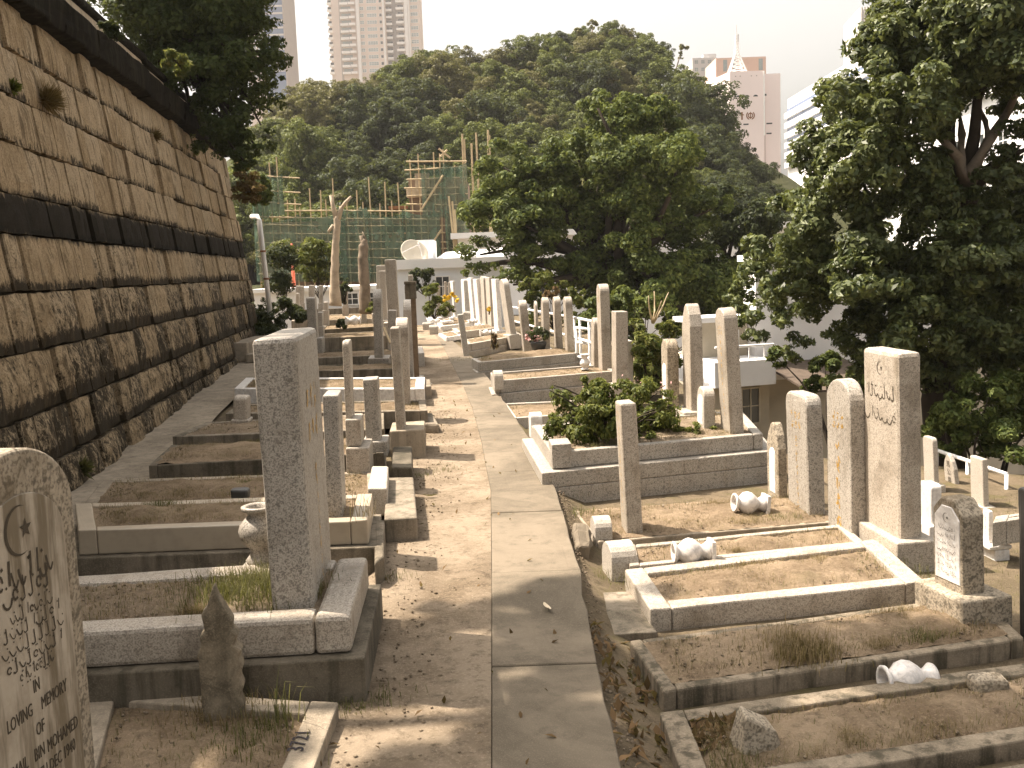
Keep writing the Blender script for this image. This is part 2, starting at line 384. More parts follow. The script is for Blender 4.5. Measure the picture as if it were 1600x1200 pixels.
def crown_pts(lobes, nsub, n, seed, sub=.36, up=.35, fill=.12):
    """lobes: (centre, radius or (rx,ry,rz)); leaves sit on small clumps spread over every lobe"""
    rg = np.random.default_rng(seed)
    C = np.array([list(l[0]) for l in lobes], float)
    Rd = np.array([list(l[1]) if hasattr(l[1], '__len__') else [l[1]] * 3 for l in lobes], float)
    wt = Rd.prod(axis=1) ** (2 / 3); wt /= wt.sum()
    k = rg.choice(len(lobes), nsub, p=wt)
    d = rg.normal(size=(nsub, 3)); d[:, 2] += up * .8; d /= np.linalg.norm(d, axis=1, keepdims=True)
    rr = rg.uniform(.55, 1.02, nsub)[:, None]
    sc = C[k] + d * Rd[k] * rr; sr = Rd[k].mean(axis=1) * sub * rg.uniform(.6, 1.25, nsub)
    j = rg.choice(nsub, n, p=(sr ** 2) / (sr ** 2).sum())
    e = rg.normal(size=(n, 3)); e[:, 2] += up; e /= np.linalg.norm(e, axis=1, keepdims=True)
    rad = rg.uniform(.70, 1.08, n); rad = np.where(rg.uniform(size=n) < fill, rg.uniform(.2, 1, n), rad)
    pos = sc[j] + e * (sr[j] * rad)[:, None] * np.array([1, 1, .72])
    nr = e * .75 + d[j] * .4 + rg.normal(size=(n, 3)) * .55; nr[:, 2] += .25
    return pos, nr
def limb(mb, a, b, r0_, r1_, rng, bend=.12, n=6, seg=8):
    a, b = V(a), V(b); L = (b - a).length; pts = []; rs = []
    o1 = V((rng.uniform(-1, 1), rng.uniform(-1, 1), rng.uniform(-.3, 1))) * L * bend
    for i in range(n + 1):
        t = i / n; p = a.lerp(b, t) + o1 * sin(pi * t) + V((rng.uniform(-1, 1), rng.uniform(-1, 1), 0)) * L * .012
        pts.append(p); rs.append(r0_ + (r1_ - r0_) * t)
    mb.tube(pts, rs, seg)
def tree(name, label, base, fork, lobes, nsub, nleaf, lsize, mat, bark, r_trunk, seed, group=None, sub=.36, asp=.5, limbs=None, up=.35, fill=.12, cat='tree'):
    rng = random.Random(seed); base = V(base); fork = V(fork)
    t = thing(name, label, cat, base, group=group)
    mb = MB(); limb(mb, V((0, 0, -.2)), fork - base, r_trunk, r_trunk * .7, rng, .05, 7, 12)
    for i, l in enumerate(lobes):
        if limbs is not None and i not in limbs: continue
        c = V(l[0]) - base; limb(mb, (fork - base) * rng.uniform(.82, 1.0), c, r_trunk * .42, r_trunk * .07, rng, .10, 6, 7)
    mkobj('trunk', mb.mesh('trunk', smooth=True), bark, t)
    pos, nr = crown_pts([(V(l[0]) - base, l[1]) for l in lobes], nsub, nleaf, seed, sub, up, fill)
    mkobj('crown', leaf_mesh('crown', pos, nr, lsize, seed + 1, asp), mat, t)
    return t

# ================================================================== SETTING
# ---- ground
def gz(x, y):
    z = zp(y) - .03
    edge = .36 if y < 8 else max(-2.4, .36 - (y - 8) * .105)
    if x > edge: z -= min(.14, (x - edge) * 1.2)
    ter = 2.75 if y < 9 else (2.75 if y < 12.5 else 2.6)
    if x > ter: z -= min(.85, (x - ter) * 3.0)
    drop = 8.0 if y < 11 else max(3.2, 8.0 - (y - 11) * 1.6)
    if x > drop: z = z - min(3.2, (x - drop) * .8)
    if y > 27: z -= min(.6, (y - 27) * .2)
    return z + .012 * NZ.noise(V((x * 2, y * 2, 0)))
def grid(name, xs, ys, fn, mat):
    me = bpy.data.meshes.new(name); vs = [(x, y, fn(x, y)) for y in ys for x in xs]; n = len(xs)
    fs = [(j * n + i, j * n + i + 1, (j + 1) * n + i + 1, (j + 1) * n + i) for j in range(len(ys) - 1) for i in range(n - 1)]
    me.from_pydata(vs, [], fs); me.polygons.foreach_set('use_smooth', [True] * len(fs)); me.update()
    return mkobj(name, me, mat)
xs = [-3000, -800, -200, -60, -30, -14, -9] + [round(-7 + .14 * i, 3) for i in range(122)] + [11, 13, 16, 20, 26, 40, 70, 150, 400, 900, 3000]
ys = [-30, -12, -5, -1] + [round(1 + .2 * i, 3) for i in range(140)] + [30, 33, 37, 42, 50, 60, 80, 120, 200, 400, 800, 1500, 3000]
tag(grid('ground', xs, ys, gz, 'earth'), kind='structure')

# ---- path: rough cement and earth on the left, a strip of concrete slabs on the right
edgeR = [(1010, 1330), (970, 1200), (930, 1030), (905, 890), (870, 770), (830, 690), (795, 640), (770, 600), (740, 562), (722, 545), (700, 527), (688, 512)]
mid = [(768, 1330), (768, 1200), (768, 1030), (768, 890), (767, 770), (752, 690), (738, 640), (722, 600), (702, 562), (694, 545), (682, 527), (672, 512)]
edgeL = [(380, 1330), (505, 1200), (575, 1060), (600, 890), (640, 770), (660, 690), (662, 640), (656, 600), (650, 562), (655, 545), (660, 527), (656, 512)]
pR = [PG(*p) for p in edgeR]; pM = [PG(*p) for p in mid]; pL = [PG(*p) for p in edgeL]
def interp(pl, y):
    if y <= pl[0].y: return pl[0].x
    for a, b in zip(pl, pl[1:]):
        if y <= b.y: return a.x + (b.x - a.x) * (y - a.y) / (b.y - a.y)
    return pl[-1].x
path = bpy.data.objects.new('path', None); COL.objects.link(path); tag(path, kind='structure')
ny = 90; y0, y1 = 2.4, 25.5; mb = MB(); nx = 14
for j in range(ny + 1):
    y = y0 + (y1 - y0) * (j / ny) ** 1.25
    a = interp(pL, y) - .10; b = interp(pM, y) - .001
    for i in range(nx + 1):
        x = a + (b - a) * i / nx
        mb.v.append((x, y, zp(y) + .004 + .009 * (i / nx) ** 3 + (.012 * NZ.fractal(V((x * 3, y * 3, 2)), 1, 2, 4) if i < nx else 0) - (.03 if i == 0 else 0)))
for j in range(ny):
    for i in range(nx): mb.f.append((j * (nx + 1) + i, j * (nx + 1) + i + 1, (j + 1) * (nx + 1) + i + 1, (j + 1) * (nx + 1) + i))
mkobj('dirt_strip', mb.mesh('dirt_strip', smooth=True), 'dirt_path', path)
cuts = [2.4, 3.1, 4.25, 5.62, 7.05, 8.5, 10, 11.7, 13.6, 15.6, 18, 21, 25]
for k, (a, b) in enumerate(zip(cuts, cuts[1:])):
    a += .004; b -= .004; n = 6; lft = []; rgt = []
    for i in range(n + 1):
        y = a + (b - a) * i / n; lft.append((interp(pM, y) + .001, y)); rgt.append((interp(pR, y) + .018 * NZ.noise(V((y * 4, k, 0))), y))
    mb = MB(); dz = random.uniform(-.003, .004)
    top = [(x, y, zp(y) + .014 + dz) for x, y in lft] + [(x, y, zp(y) + .014 + dz) for x, y in rgt]
    bot = [(p[0], p[1], p[2] - .16) for p in top]; mb.v = top + bot; N = 2 * (n + 1)
    for i in range(n):
        mb.f += [(i, n + 1 + i, n + 2 + i, i + 1), (n + 1 + i, N + n + 1 + i, N + n + 2 + i, n + 2 + i), (i + 1, N + i + 1, N + i, i)]
    mb.f += [(0, N, N + n + 1, n + 1), (n, 2 * n + 1, N + 2 * n + 1, N + n)]
    mkobj('concrete_slab', mb.mesh('concrete_slab', .005, 1), 'path_concrete', path)
# narrow concrete drain walk along the foot of the wall
def wallx(y, z): return -2.77 - .12 * y - .14 * z
mb = MB(); n = 40
for i in range(n + 1):
    y = 3 + 19 * i / n
    for dx in (-.1, .25, .62 + .03 * NZ.noise(V((y, 0, 0)))): mb.v.append((wallx(y, 0) + dx, y, zp(y) + .02 + .01 * NZ.noise(V((y * 2, dx * 5, 0)))))
for i in range(n):
    for k in range(2): mb.f.append((3 * i + k, 3 * i + k + 1, 3 * i + 4 + k, 3 * i + 3 + k))
tag(mkobj('wall_walkway', mb.mesh('wall_walkway', smooth=True), 'concrete'), kind='structure')

# ---- the great retaining wall, stone by stone
def wall_hit(px, py):
    d = ray(px, py); o = V((0, 0, H)); nrm = V((1, .12, .14)); t = (-2.77 - nrm.dot(o)) / nrm.dot(d); return o + d * t
courses = [wall_hit(0, py).z for py in (668, 560, 459, 365, 300, 220, 145, 72, 3)]
courses = [-.15, courses[0] * .42] + courses
BAND = (courses[5], courses[6]); wall_mat()
ZT = courses[-1]
wall = thing('retaining_wall', 'tall battered granite block retaining wall stained black with mould along the left of the graves', 'wall', (wallx(12, 0), 12, 0))
WL = V((wallx(12, 0), 12, 0))
wd = V((-.12, 1, 0)).normalized(); wnrm = V((1, .12, .14)).normalized(); wup = wnrm.cross(wd).normalized()
if wup.z < 0: wup = -wup
def wpt(y, z, d=0): return V((wallx(y, z), y, z)) + wnrm * d - WL
mb = MB(); mb.hexa([wpt(1.5, -.3, -.6), wpt(1.5, -.3, -.05), wpt(22, -.3, -.05), wpt(22, -.3, -.6), wpt(1.5, ZT, -.6), wpt(1.5, ZT, -.05), wpt(22, ZT, -.05), wpt(22, ZT, -.6)])
mkobj('mortar_core', mb.mesh('mortar_core'), 'mortar', wall)
def wstone(seed, proud):
    rg = random.Random(seed); mb = MB(); nx, nz = 4, 4
    for j in range(nz + 1):
        for i in range(nx + 1):
            u, w = i / nx, j / nz; e = 1 if (i in (0, nx) or j in (0, nz)) else 0
            mb.v.append((u - .5 + (rg.uniform(-.02, .02) if 0 < i < nx else rg.uniform(-.012, .012)), -(.02 if e else proud * rg.uniform(.6, 1.3)), w + (0 if 0 < j < nz else rg.uniform(-.02, .02))))
    o = len(mb.v); 
    for j in range(nz):
        for i in range(nx): mb.f.append((j * (nx + 1) + i, j * (nx + 1) + i + 1, (j + 1) * (nx + 1) + i + 1, (j + 1) * (nx + 1) + i))
    ring = [i for i in range(nx + 1)] + [j * (nx + 1) + nx for j in range(1, nz + 1)] + [nz * (nx + 1) + i for i in range(nx - 1, -1, -1)] + [j * (nx + 1) for j in range(nz - 1, 0, -1)]
    for r in ring: v = mb.v[r]; mb.v.append((v[0], .09, v[2]))
    n = len(ring)
    for k in range(n): mb.f.append((ring[(k + 1) % n], ring[k], o + k, o + (k + 1) % n))
    return mb.mesh('stone', smooth=False)
SV = [wstone(s, .035 if s < 9 else .055) for s in range(14)]
for me in SV: me.materials.append(None)
rng = random.Random(3); nst = 0
WST = []
for ci, (za, zb) in enumerate(zip(courses, courses[1:])):
    y = 5.2 + rng.uniform(0, .4)
    while y < 21.9:
        L = rng.choice((.30, .42, .50, .62, .74)) * rng.uniform(.85, 1.15); yb = min(y + L, 22)
        if yb - y < .12: break
        g = rng.uniform(.012, .03) if ci > 1 else .035
        c = wpt((y + yb) / 2, za + g / 2, 0); zh = (zb - za - g) / wup.z; wid = (yb - y - g) / wd.y
        me = SV[rng.randrange(9) if ci > 3 else rng.randrange(5, 14)]
        M = MX((wd * wid, -wnrm, wup * zh)).transposed().to_4x4(); M.translation = c + wnrm * rng.uniform(-.025, .035)
        WST.append((y, me, M)); y = yb
WST.sort(key=lambda a: a[0])
for me in SV: me.materials[0] = MAT['wall_stone']
for y, me, M in WST[:298]: mkobj('stone', me, None, wall).matrix_local = M
mb = MB()
for y, me, M in WST[298:]: mb.add([M @ v.co for v in me.vertices], [tuple(p.vertices) for p in me.polygons])
tag(mkobj('far_stones', mb.mesh('far_stones'), 'wall_stone', wall), kind='stuff')
# cornice blocks, parapet, parapet cap
y = 2.0; ct = ZT + .34
while y < 22:
    yb = min(y + 1.25, 22.05); d = .18 + rng.uniform(-.015, .02); g = .012
    mb = MB(); mb.hexa([wpt(y + g, ZT + .004, -.4), wpt(y + g, ZT + .004, d), wpt(yb - g, ZT + .004, d), wpt(yb - g, ZT + .004, -.4), wpt(y + g, ct, -.4), wpt(y + g, ct, d + .05), wpt(yb - g, ct, d + .05), wpt(yb - g, ct, -.4)])
    mkobj('cornice_block', mb.mesh('cornice_block', .02, 2, rough=.03), 'cornice_mould', wall); y = yb
ph = ct + .30
for (ya, yb, hh) in ((2, 11.2, .50), (11.9, 15.6, .40), (15.62, 19.6, .34)):
    mb = MB(); mb.hexa([wpt(ya, ct, -.36), wpt(ya, ct, -.02), wpt(yb, ct, -.02), wpt(yb, ct, -.36), wpt(ya, ct + hh, -.36), wpt(ya, ct + hh, -.04), wpt(yb, ct + hh, -.04), wpt(yb, ct + hh, -.36)])
    mkobj('parapet', mb.mesh('parapet', .02, 2, rough=.01), 'plaster', wall)
    if ya > 5:
        mb = MB(); z2 = ct + hh + .003; mb.hexa([wpt(ya - .1, z2, -.40), wpt(ya - .1, z2, .02), wpt(yb + .1, z2, .02), wpt(yb + .1, z2, -.40), wpt(ya - .1, z2 + .09, -.40), wpt(ya - .1, z2 + .10, .02), wpt(yb + .1, z2 + .10, .02), wpt(yb + .1, z2 + .09, -.40)])
        mkobj('parapet_cap', mb.mesh('parapet_cap', .02, 2, rough=.012), 'cornice_mould', wall)
# soil terrace behind the wall
mb = MB(); 
for y in (-3, 6, 14, 22, 24):
    for dx in (-.35, -3, -9, -40): mb.v.append((wallx(y, ZT) + dx, y, ct + .05 + max(0, -dx - 1) * .12 - (1.0 if y == 24 else 0)))
for j in range(4):
    for i in range(3): mb.f.append((j * 4 + i + 1, j * 4 + i, j * 4 + 4 + i, j * 4 + 5 + i))
tag(mkobj('upper_terrace', mb.mesh('upper_terrace'), 'earth'), kind='structure')

# ================================================================== GRAVES
SOILQ = []      # patches that carry dry grass: (inner quad, z)
def inset(q, w):
    n = len(q); out = []
    L = []
    for i in range(n):
        a, b = V(q[i][:2]), V(q[(i + 1) % n][:2]); d = (b - a).normalized(); nn = V((-d.y, d.x)); L.append((a + nn * w, d))
    for i in range(n):
        (p, d), (q2, e) = L[i - 1], L[i]; den = d.x * e.y - d.y * e.x; t = ((q2.x - p.x) * e.y - (q2.y - p.y) * e.x) / den
        out.append(p + d * t)
    return out
def soil_mesh(q, z, mound, seed, n=22, mm=14, rough=.02):
    mb = MB()
    for j in range(mm + 1):
        for i in range(n + 1):
            u, w = i / n, j / mm
            p = (V(q[0][:2]) * (1 - u) + V(q[1][:2]) * u) * (1 - w) + (V(q[3][:2]) * (1 - u) + V(q[2][:2]) * u) * w
            e = min(1, min(u, 1 - u) * 6) * min(1, min(w, 1 - w) * 5)
            h = z + mound * (sin(pi * w) * .8 + .2) * e + rough * (NZ.fractal(V((p.x * 5, p.y * 5, seed)), 1, 2, 4)) * (.35 + .65 * e) + rough * .5 * NZ.noise(V((p.x * 22, p.y * 22, seed)))
            mb.v.append((p.x, p.y, h))
    for j in range(mm):
        for i in range(n): mb.f.append((j * (n + 1) + i, j * (n + 1) + i + 1, (j + 1) * (n + 1) + i + 1, (j + 1) * (n + 1) + i))
    return mb
def grave(label, px, z, kw=.12, kh=.2, mat='granite', soil='soil', sz=-.03, mound=.03, tiers=(), tmat='concrete_mid', grass=1.0, seed=1, world=False, bev=.008, fine=1, skip=(), group=None, joint=False):
    """px: near-left, near-right, far-right, far-left corners of the kerb's top; sz: soil level against the kerb top"""
    q = [p if world else PZ(p[0], p[1], z) for p in px]; q = [V((p[0], p[1])) for p in q]
    c = sum(q, V((0, 0))) / 4; z0 = z - kh - sum(t[1] for t in tiers)
    t = thing('grave', label, 'grave', (c.x, c.y, z0), group=group)
    q = [p - c for p in q]; qi = inset(q, kw)
    def meet(p, d, p2, d2):
        den = d.x * d2.y - d.y * d2.x; return p + d * (((p2.x - p.x) * d2.y - (p2.y - p.y) * d2.x) / den)
    ln = [(q[i], (q[(i + 1) % 4] - q[i]).normalized()) for i in range(4)]; li = [(qi[i], (qi[(i + 1) % 4] - qi[i]).normalized()) for i in range(4)]
    for i in range(4):
        if i in skip: continue
        zz = z - z0 - (.003 if i % 2 == 0 else 0); e = ln[i][1] * .0025
        if i % 2: pl = [q[i], q[(i + 1) % 4], meet(*li[i], *ln[(i + 1) % 4]), meet(*li[i], *ln[i - 1])]            # end kerbs run right through
        else: a = meet(*ln[i], *li[i - 1]); b = meet(*ln[i], *li[(i + 1) % 4]); pl = [a + e, b - e, qi[(i + 1) % 4] - e, qi[i] + e]
        mb = MB(); mb.poly(pl, z - z0 - kh, zz); mkobj('kerb_stone', mb.mesh('kerb_stone', bev, 2, rough=.0045 if fine > 1.2 else 0), mat, t)
    zt = z - kh - z0
    for ex, hh in tiers:
        qo = inset(q, -ex); mb = MB(); mb.poly(qo, zt - hh, zt - .002); mkobj('plinth', mb.mesh('plinth', .008, 2), tmat, t); zt -= hh
    if soil:
        qs = inset(q, kw * (.9 if sz < 0 else .35))
        mkobj('soil', soil_mesh(qs, z - z0 + sz, mound, seed, int(26 * fine), int(14 * fine), .022).mesh('soil', smooth=True), soil, t)
        if grass: SOILQ.append(([p + c for p in inset(q, kw * 1.05)], z + sz, mound, grass))
    return t
def block(name, label, cat, near_l, near_r, far_r, far_l, z, h, mat, bev=.012, group=None, rough=0, lift=0):
    q = [PZ(*p, z) for p in (near_l, near_r, far_r, far_l)]; c = sum(q, V()) / 4
    mb = MB(); mb.poly([(p - c).to_2d() for p in q], 0, h); o = mkobj(name, mb.mesh(name, bev, 3, rough=rough), mat); o.location = (c.x, c.y, z - h)
    return tag(o, label, cat, group)

# ---------------- tombstones
def profile(kind, w, h):
    if kind == 'flat': return [(-w / 2, 0), (w / 2, 0), (w / 2, h), (-w / 2, h)]
    if kind == 'soft':                                                # flat top with rounded shoulders
        r = w * .22; return [(-w / 2, 0), (w / 2, 0)] + [(w / 2 - r + r * sin(a), h - r + r * cos(a)) for a in [pi / 2 - k * pi / 12 for k in range(7)]] + [(-w / 2 + r - r * sin(a), h - r + r * cos(a)) for a in [k * pi / 12 for k in range(7)]]
    if kind == 'round':
        r = w / 2; s = .82; return [(-r, 0), (r, 0)] + [(r * cos(a), h - r * s + r * s * sin(a)) for a in [k * pi / 14 for k in range(15)]]
    if kind == 'gothic':
        return [(-w / 2, 0), (w / 2, 0), (w / 2, h - w * .75), (w * .36, h - w * .36), (w * .15, h - w * .08), (0, h), (-w * .15, h - w * .08), (-w * .36, h - w * .36), (-w / 2, h - w * .75)]
    if kind == 'cham':
        c = w * .3; return [(-w / 2, 0), (w / 2, 0), (w / 2, h - c), (w / 2 - c, h), (-w / 2 + c, h), (-w / 2, h - c)]
def tomb(label, xl, xm, xr, yt, yb, z, side='R', th=5, kind='flat', mat='granite', ins='gold', xmt=None, w=None, t=None, base=None, bmat=None, bev=.012, rows=9, cols=1, seed=0, depth=None, panel=None, group='upright granite tombstones', sink=.06, name='tombstone', h=None):
    C = PZ(xm, yb, z) if depth is None else PD(xm, yb, depth)
    X, Y = axes(th)
    def reach(px, d):
        k = (px - 800) / F; q = C - V((0, 0, H)); return -(q.dot(RR) - k * q.dot(f0)) / (d.dot(RR) - k * d.dot(f0))
    if t is None: t = reach(xr, X) if side == 'R' else reach(xl, -X)
    if w is None: w = reach(xl, Y) if side == 'R' else reach(xr, Y)
    T = PD(xmt if xmt is not None else xm, yt, C.y); up = (T - C); hh = h or up.length; up.normalize()
    Z = up; X2 = (X - Z * X.dot(Z)).normalized(); Y2 = Z.cross(X2)
    loc = C + X2 * (t / 2 if side == 'R' else -t / 2) + Y2 * (w / 2)
    o = thing(name, label, 'tombstone', M=frame(loc, X2, Y2, Z), group=group)
    mb = MB(); pr = [(a, b if b > 0 else -sink) for a, b in profile(kind, w, hh)]; mb.prism(pr, -t / 2, t / 2)
    mkobj('slab', mb.mesh('slab', bev, 2, rough=.0035 if C.y < 9.5 else 0), mat, o)
    sgn = -1 if side == 'R' else 1
    # face plane: reading direction, up, outwards
    FX = V((0, sgn, 0)); FM = lambda zc, d=.0015: frame(V((sgn * (t / 2 + d), 0, zc)), FX, V((0, 0, 1)), V((sgn, 0, 0)))
    rg = random.Random(seed + 11)
    if panel:
        pw, p0, p1, pk = panel; pr = [(a, b) for a, b in profile(pk, pw, p1 - p0)]
        mb = MB(); mb.prism([(a, b + p0) for a, b in pr], (sgn * t / 2 - .004), (sgn * t / 2 + .006)); mkobj('inscription_panel', mb.mesh('inscription_panel', .003, 1), 'marble_white', o)
    if ins:
        m_ = 'gold_leaf' if ins == 'gold' else 'engraved'
        zt = hh - (w * .55 if kind in ('round', 'gothic') else w * .3)
        n = rows; H_ = zt * .86
        if ins in ('gold', 'dark'):
            if ins == 'gold':
                mkobj('inscription', glyphs(rg, 2, w * .5, w * .34, 3, .1).mesh('inscription'), m_, o, FM(zt - w * .17)); zt -= w * .42
            mkobj('inscription', glyphs(rg, n, w * (.42 if cols == 1 else .6), H_ * .84, cols).mesh('inscription'), m_, o, FM(zt - H_ * .44))
    if base:
        for bi, (x0, x1, ya, yb_, za, zb) in enumerate(base):
            mb = MB(); mb.box(-t / 2 - x0, t / 2 + x1, -w / 2 - ya, w / 2 + yb_, za, zb); mkobj('pedestal', mb.mesh('pedestal', .012, 2), bmat or mat, o)
    return o, w, t, hh, FM

# ---------------- vases
VP = [(.0, .02), (.075, .02), (.08, .035), (.06, .06), (.048, .085), (.075, .115), (.10, .15), (.108, .185), (.098, .22), (.07, .25), (.055, .265), (.06, .28), (.085, .295), (.088, .31), (.075, .315), (.06, .31), (.05, .27), (.03, .2), (0, .19)]
def vase(label, M, s=1.0, mat='marble_vein', foot=True):
    o = thing('grave_vase', label, 'vase', M=M, group='grave vases')
    mb = MB(); mb.lathe([(r * s + 1e-4, z * s) for r, z in VP], 28); mkobj('bowl', mb.mesh('bowl', smooth=True), mat, o)
    if foot:
        mb = MB(); mb.box(-.085 * s, .085 * s, -.085 * s, .085 * s, -.012 * s, .022 * s); mkobj('foot', mb.mesh('foot', .004, 2), mat, o)
    return o
def lying(p, yaw, r=.1, tilt=0):
    d = V((cos(radians(yaw)), sin(radians(yaw)), tilt)).normalized(); a = V((0, 0, 1)).cross(d).normalized(); return frame(V(p), d.cross(a), -a, d) if False else frame(V(p), a, d.cross(a), d)

# ================================================================== LEFT SIDE
# ---- the inscribed headstone in the near left corner
e = V((.095, 1, 0)).normalized(); nrm = V((e.y, -e.x, 0)); base = PD(150, 1200, 2.62); base.z = 0
ctr = base - e * .245 - nrm * .06
hs_ = thing('headstone', 'large weathered round-topped headstone with a marble panel reading IN LOVING MEMORY OF, near left corner', 'headstone', M=frame(ctr, e, V((0, 0, 1)).cross(e), V((0, 0, 1))))
# local: x along the face (reading direction), y away from the path, z up ; face at y = -.06
def archp(w, h, z0=0): return [(-w / 2, z0), (w / 2, z0)] + [(w / 2 * cos(a), h - w * .36 + w * .36 * sin(a)) for a in [k * pi / 20 for k in range(21)]]
mb = MB(); pr = archp(.50, 1.36, -.1); n = len(pr)
mb.add([(a, -.06, b) for a, b in pr] + [(a, .08, b) for a, b in pr], [tuple(range(n)), tuple(range(n, 2 * n))[::-1]] + [(i + n, (i + 1) % n + n, (i + 1) % n, i) for i in range(n)])
mkobj('slab', mb.mesh('slab', .012, 3), 'granite_rough', hs_)
mb = MB(); pr = archp(.375, 1.25, .25); n = len(pr)
mb.add([(a, -.0635, b) for a, b in pr] + [(a, -.05, b) for a, b in pr], [tuple(range(n)), tuple(range(n, 2 * n))[::-1]] + [(i + n, (i + 1) % n + n, (i + 1) % n, i) for i in range(n)])
t = NT('headstone_panel', .6, .3)
a_ = t.noise((13, 13, 1.4), 5, .65); b_ = t.noise(9, 5, .7)
c_ = t.mix(t.ramp(b_, .4, .7), (.43, .375, .30), (.33, .28, .215))
c_ = t.mix(t.ramp(a_, .45, .62, 0, .85), c_, (.13, .10, .06)); t.out(c_, b_, .12, .004)
mkobj('marble_panel', mb.mesh('marble_panel', .002, 1), 'headstone_panel', hs_)
def onface(x, z, d=.0650): return frame(V((x, -d, z)), V((1, 0, 0)), V((0, 0, 1)), V((0, -1, 0)))
mkobj('moon_and_star', moon_star(.062).mesh('moon_and_star'), 'engraved', hs_, onface(-.012, 1.165))
rg = random.Random(5)
arab = script_line(rg, .24, .10, 8).mesh('inscription'); mkobj('inscription', arab, 'engraved', hs_, onface(-.0, 1.06))
mkobj('inscription', script_line(rg, .20, .075, 6).mesh('inscription'), 'engraved', hs_, onface(.0, 1.02))
for k, (z, w) in enumerate(((.965, .18), (.93, .25), (.89, .27), (.85, .25), (.815, .15))):
    mkobj('inscription', script_line(rg, w, .045, 9).mesh('inscription'), 'engraved', hs_, onface(.01, z))
for body, x, z, s in (('IN', .0, .757, .047), ('LOVING', -.078, .707, .047), ('MEMORY', .072, .703, .047), ('OF', .0, .648, .047), ('ISMAIL', -.105, .592, .047), ('BIN', -.012, .590, .047), ('MOHAMED', .095, .587, .047), ('8TH DEC 1940', .055, .534, .047), ('YEARS', .03, .478, .047)):
    me = textmesh(body, s); me.transform(MX.Diagonal((.62, 1, 1, 1))); mkobj('inscription', me, 'engraved', hs_, onface(x, z))

# ---- kerbed graves, from near to far
LGD = 'left of the path'
grave('low concrete kerbed grave with 3721 painted on its kerb, in the near left corner', [(60, 1310), (449, 1310), (529, 1097), (140, 1069)], .07, .115, .10, 'concrete', 'soil', -.03, .02, seed=3, fine=2.2, grass=1.3)
num = textmesh('3721', .085); o = bpy.data.objects.new('kerb_number', num); COL.objects.link(o); num.materials.append(MAT['ink'])
gr0 = [x for x in COL.objects if x.name == 'grave'][0]
pn = PZ(468, 1157, .0725); e2 = (PZ(529, 1097, .0725) - PZ(449, 1310, .0725)).normalized(); o.parent = gr0
o.matrix_local = MX.Translation(-gr0.location) @ frame(pn - V((e2.y, -e2.x, 0)) * -.028, e2, V((-e2.y, e2.x, 0)), V((0, 0, 1)))
grave('raised granite kerbed grave with grass under the tallest near pillar', [(20, 992), (547, 962), (575, 869), (30, 903)], .35, .15, .16, 'granite', 'soil_grey', -.02, .01, tiers=((.055, .21),), tmat='concrete_dark', seed=4, joint=False, fine=2, grass=2.2, bev=.02)
grave('tile-faced grave with pale capping behind the tallest near pillar', [(122, 829), (574, 812), (582, 771), (117, 786)], .30, .10, .15, 'tile_glaze', 'soil', -.015, .04, tiers=((.05, .17),), tmat='concrete_mid', seed=5, fine=1.6, grass=1.6)
grave('low pale kerbed grave with a straw mound, beside the wall walkway', [(127, 792), (596, 778), (590, 735), (160, 750)], .17, .09, .14, 'concrete', 'soil', -.01, .05, seed=6, fine=1.5, grass=1.6)
grave('black-stained concrete grave with a low straw mound', [(232, 727), (600, 707), (600, 684), (268, 695)], .20, .07, .19, 'concrete_dark', 'soil', 0, .05, seed=7, fine=1.3, grass=1.4)
grave('moss-stained concrete grave filled with grey gravel', [(269, 682), (600, 670), (600, 645), (322, 659)], .25, .09, .2, 'concrete_mid', 'soil_grey', -.01, .02, seed=8, grass=.3)
grave('plain concrete grave behind the rounded stub stone', [(352, 646), (668, 641), (664, 624), (374, 631)], .27, .08, .2, 'concrete_mid', 'soil', -.02, .02, seed=9)
grave('white marble kerbed grave left of the path', [(366, 607), (663, 607), (664, 589), (384, 590)], .30, .12, .2, 'marble_white', 'soil', -.02, .02, tiers=((.02, .05),), seed=10)
grave('narrow concrete grave behind the white marble one', [(440, 581), (640, 575), (640, 566), (450, 572)], .32, .08, .2, 'concrete_dark', 'soil', -.02, .03, seed=11)
grave('straw-covered concrete grave under the tall leaning stone', [(425, 562), (640, 553), (640, 545), (436, 555)], .38, .08, .2, 'concrete_mid', 'soil', -.01, .04, seed=12)
grave('high-walled grey concrete grave left of the path', [(438, 531), (640, 522), (640, 515), (448, 524)], .50, .08, .24, 'concrete_mid', 'soil', -.02, .02, tiers=((.03, .12),), seed=13)
grave('dark-fronted grave holding the lying white urn', [(500, 515), (606, 509), (604, 503), (506, 508)], .55, .08, .24, 'concrete_dark', 'soil', -.02, .02, seed=14)
grave('pale kerbed grave near the bare trunk', [(455, 502), (600, 497), (598, 489), (462, 493)], .55, .1, .22, 'concrete', 'soil', -.02, .02, seed=15)
grave('grave bed around the foot of the broken trunk', [(470, 484), (596, 479), (594, 472), (476, 476)], .62, .12, .3, 'concrete_mid', 'soil', -.02, .04, seed=16)
grave('farthest left grave before the white house', [(400, 478), (520, 473), (516, 465), (404, 470)], .62, .12, .4, 'concrete_mid', 'soil', -.02, .04, seed=17)

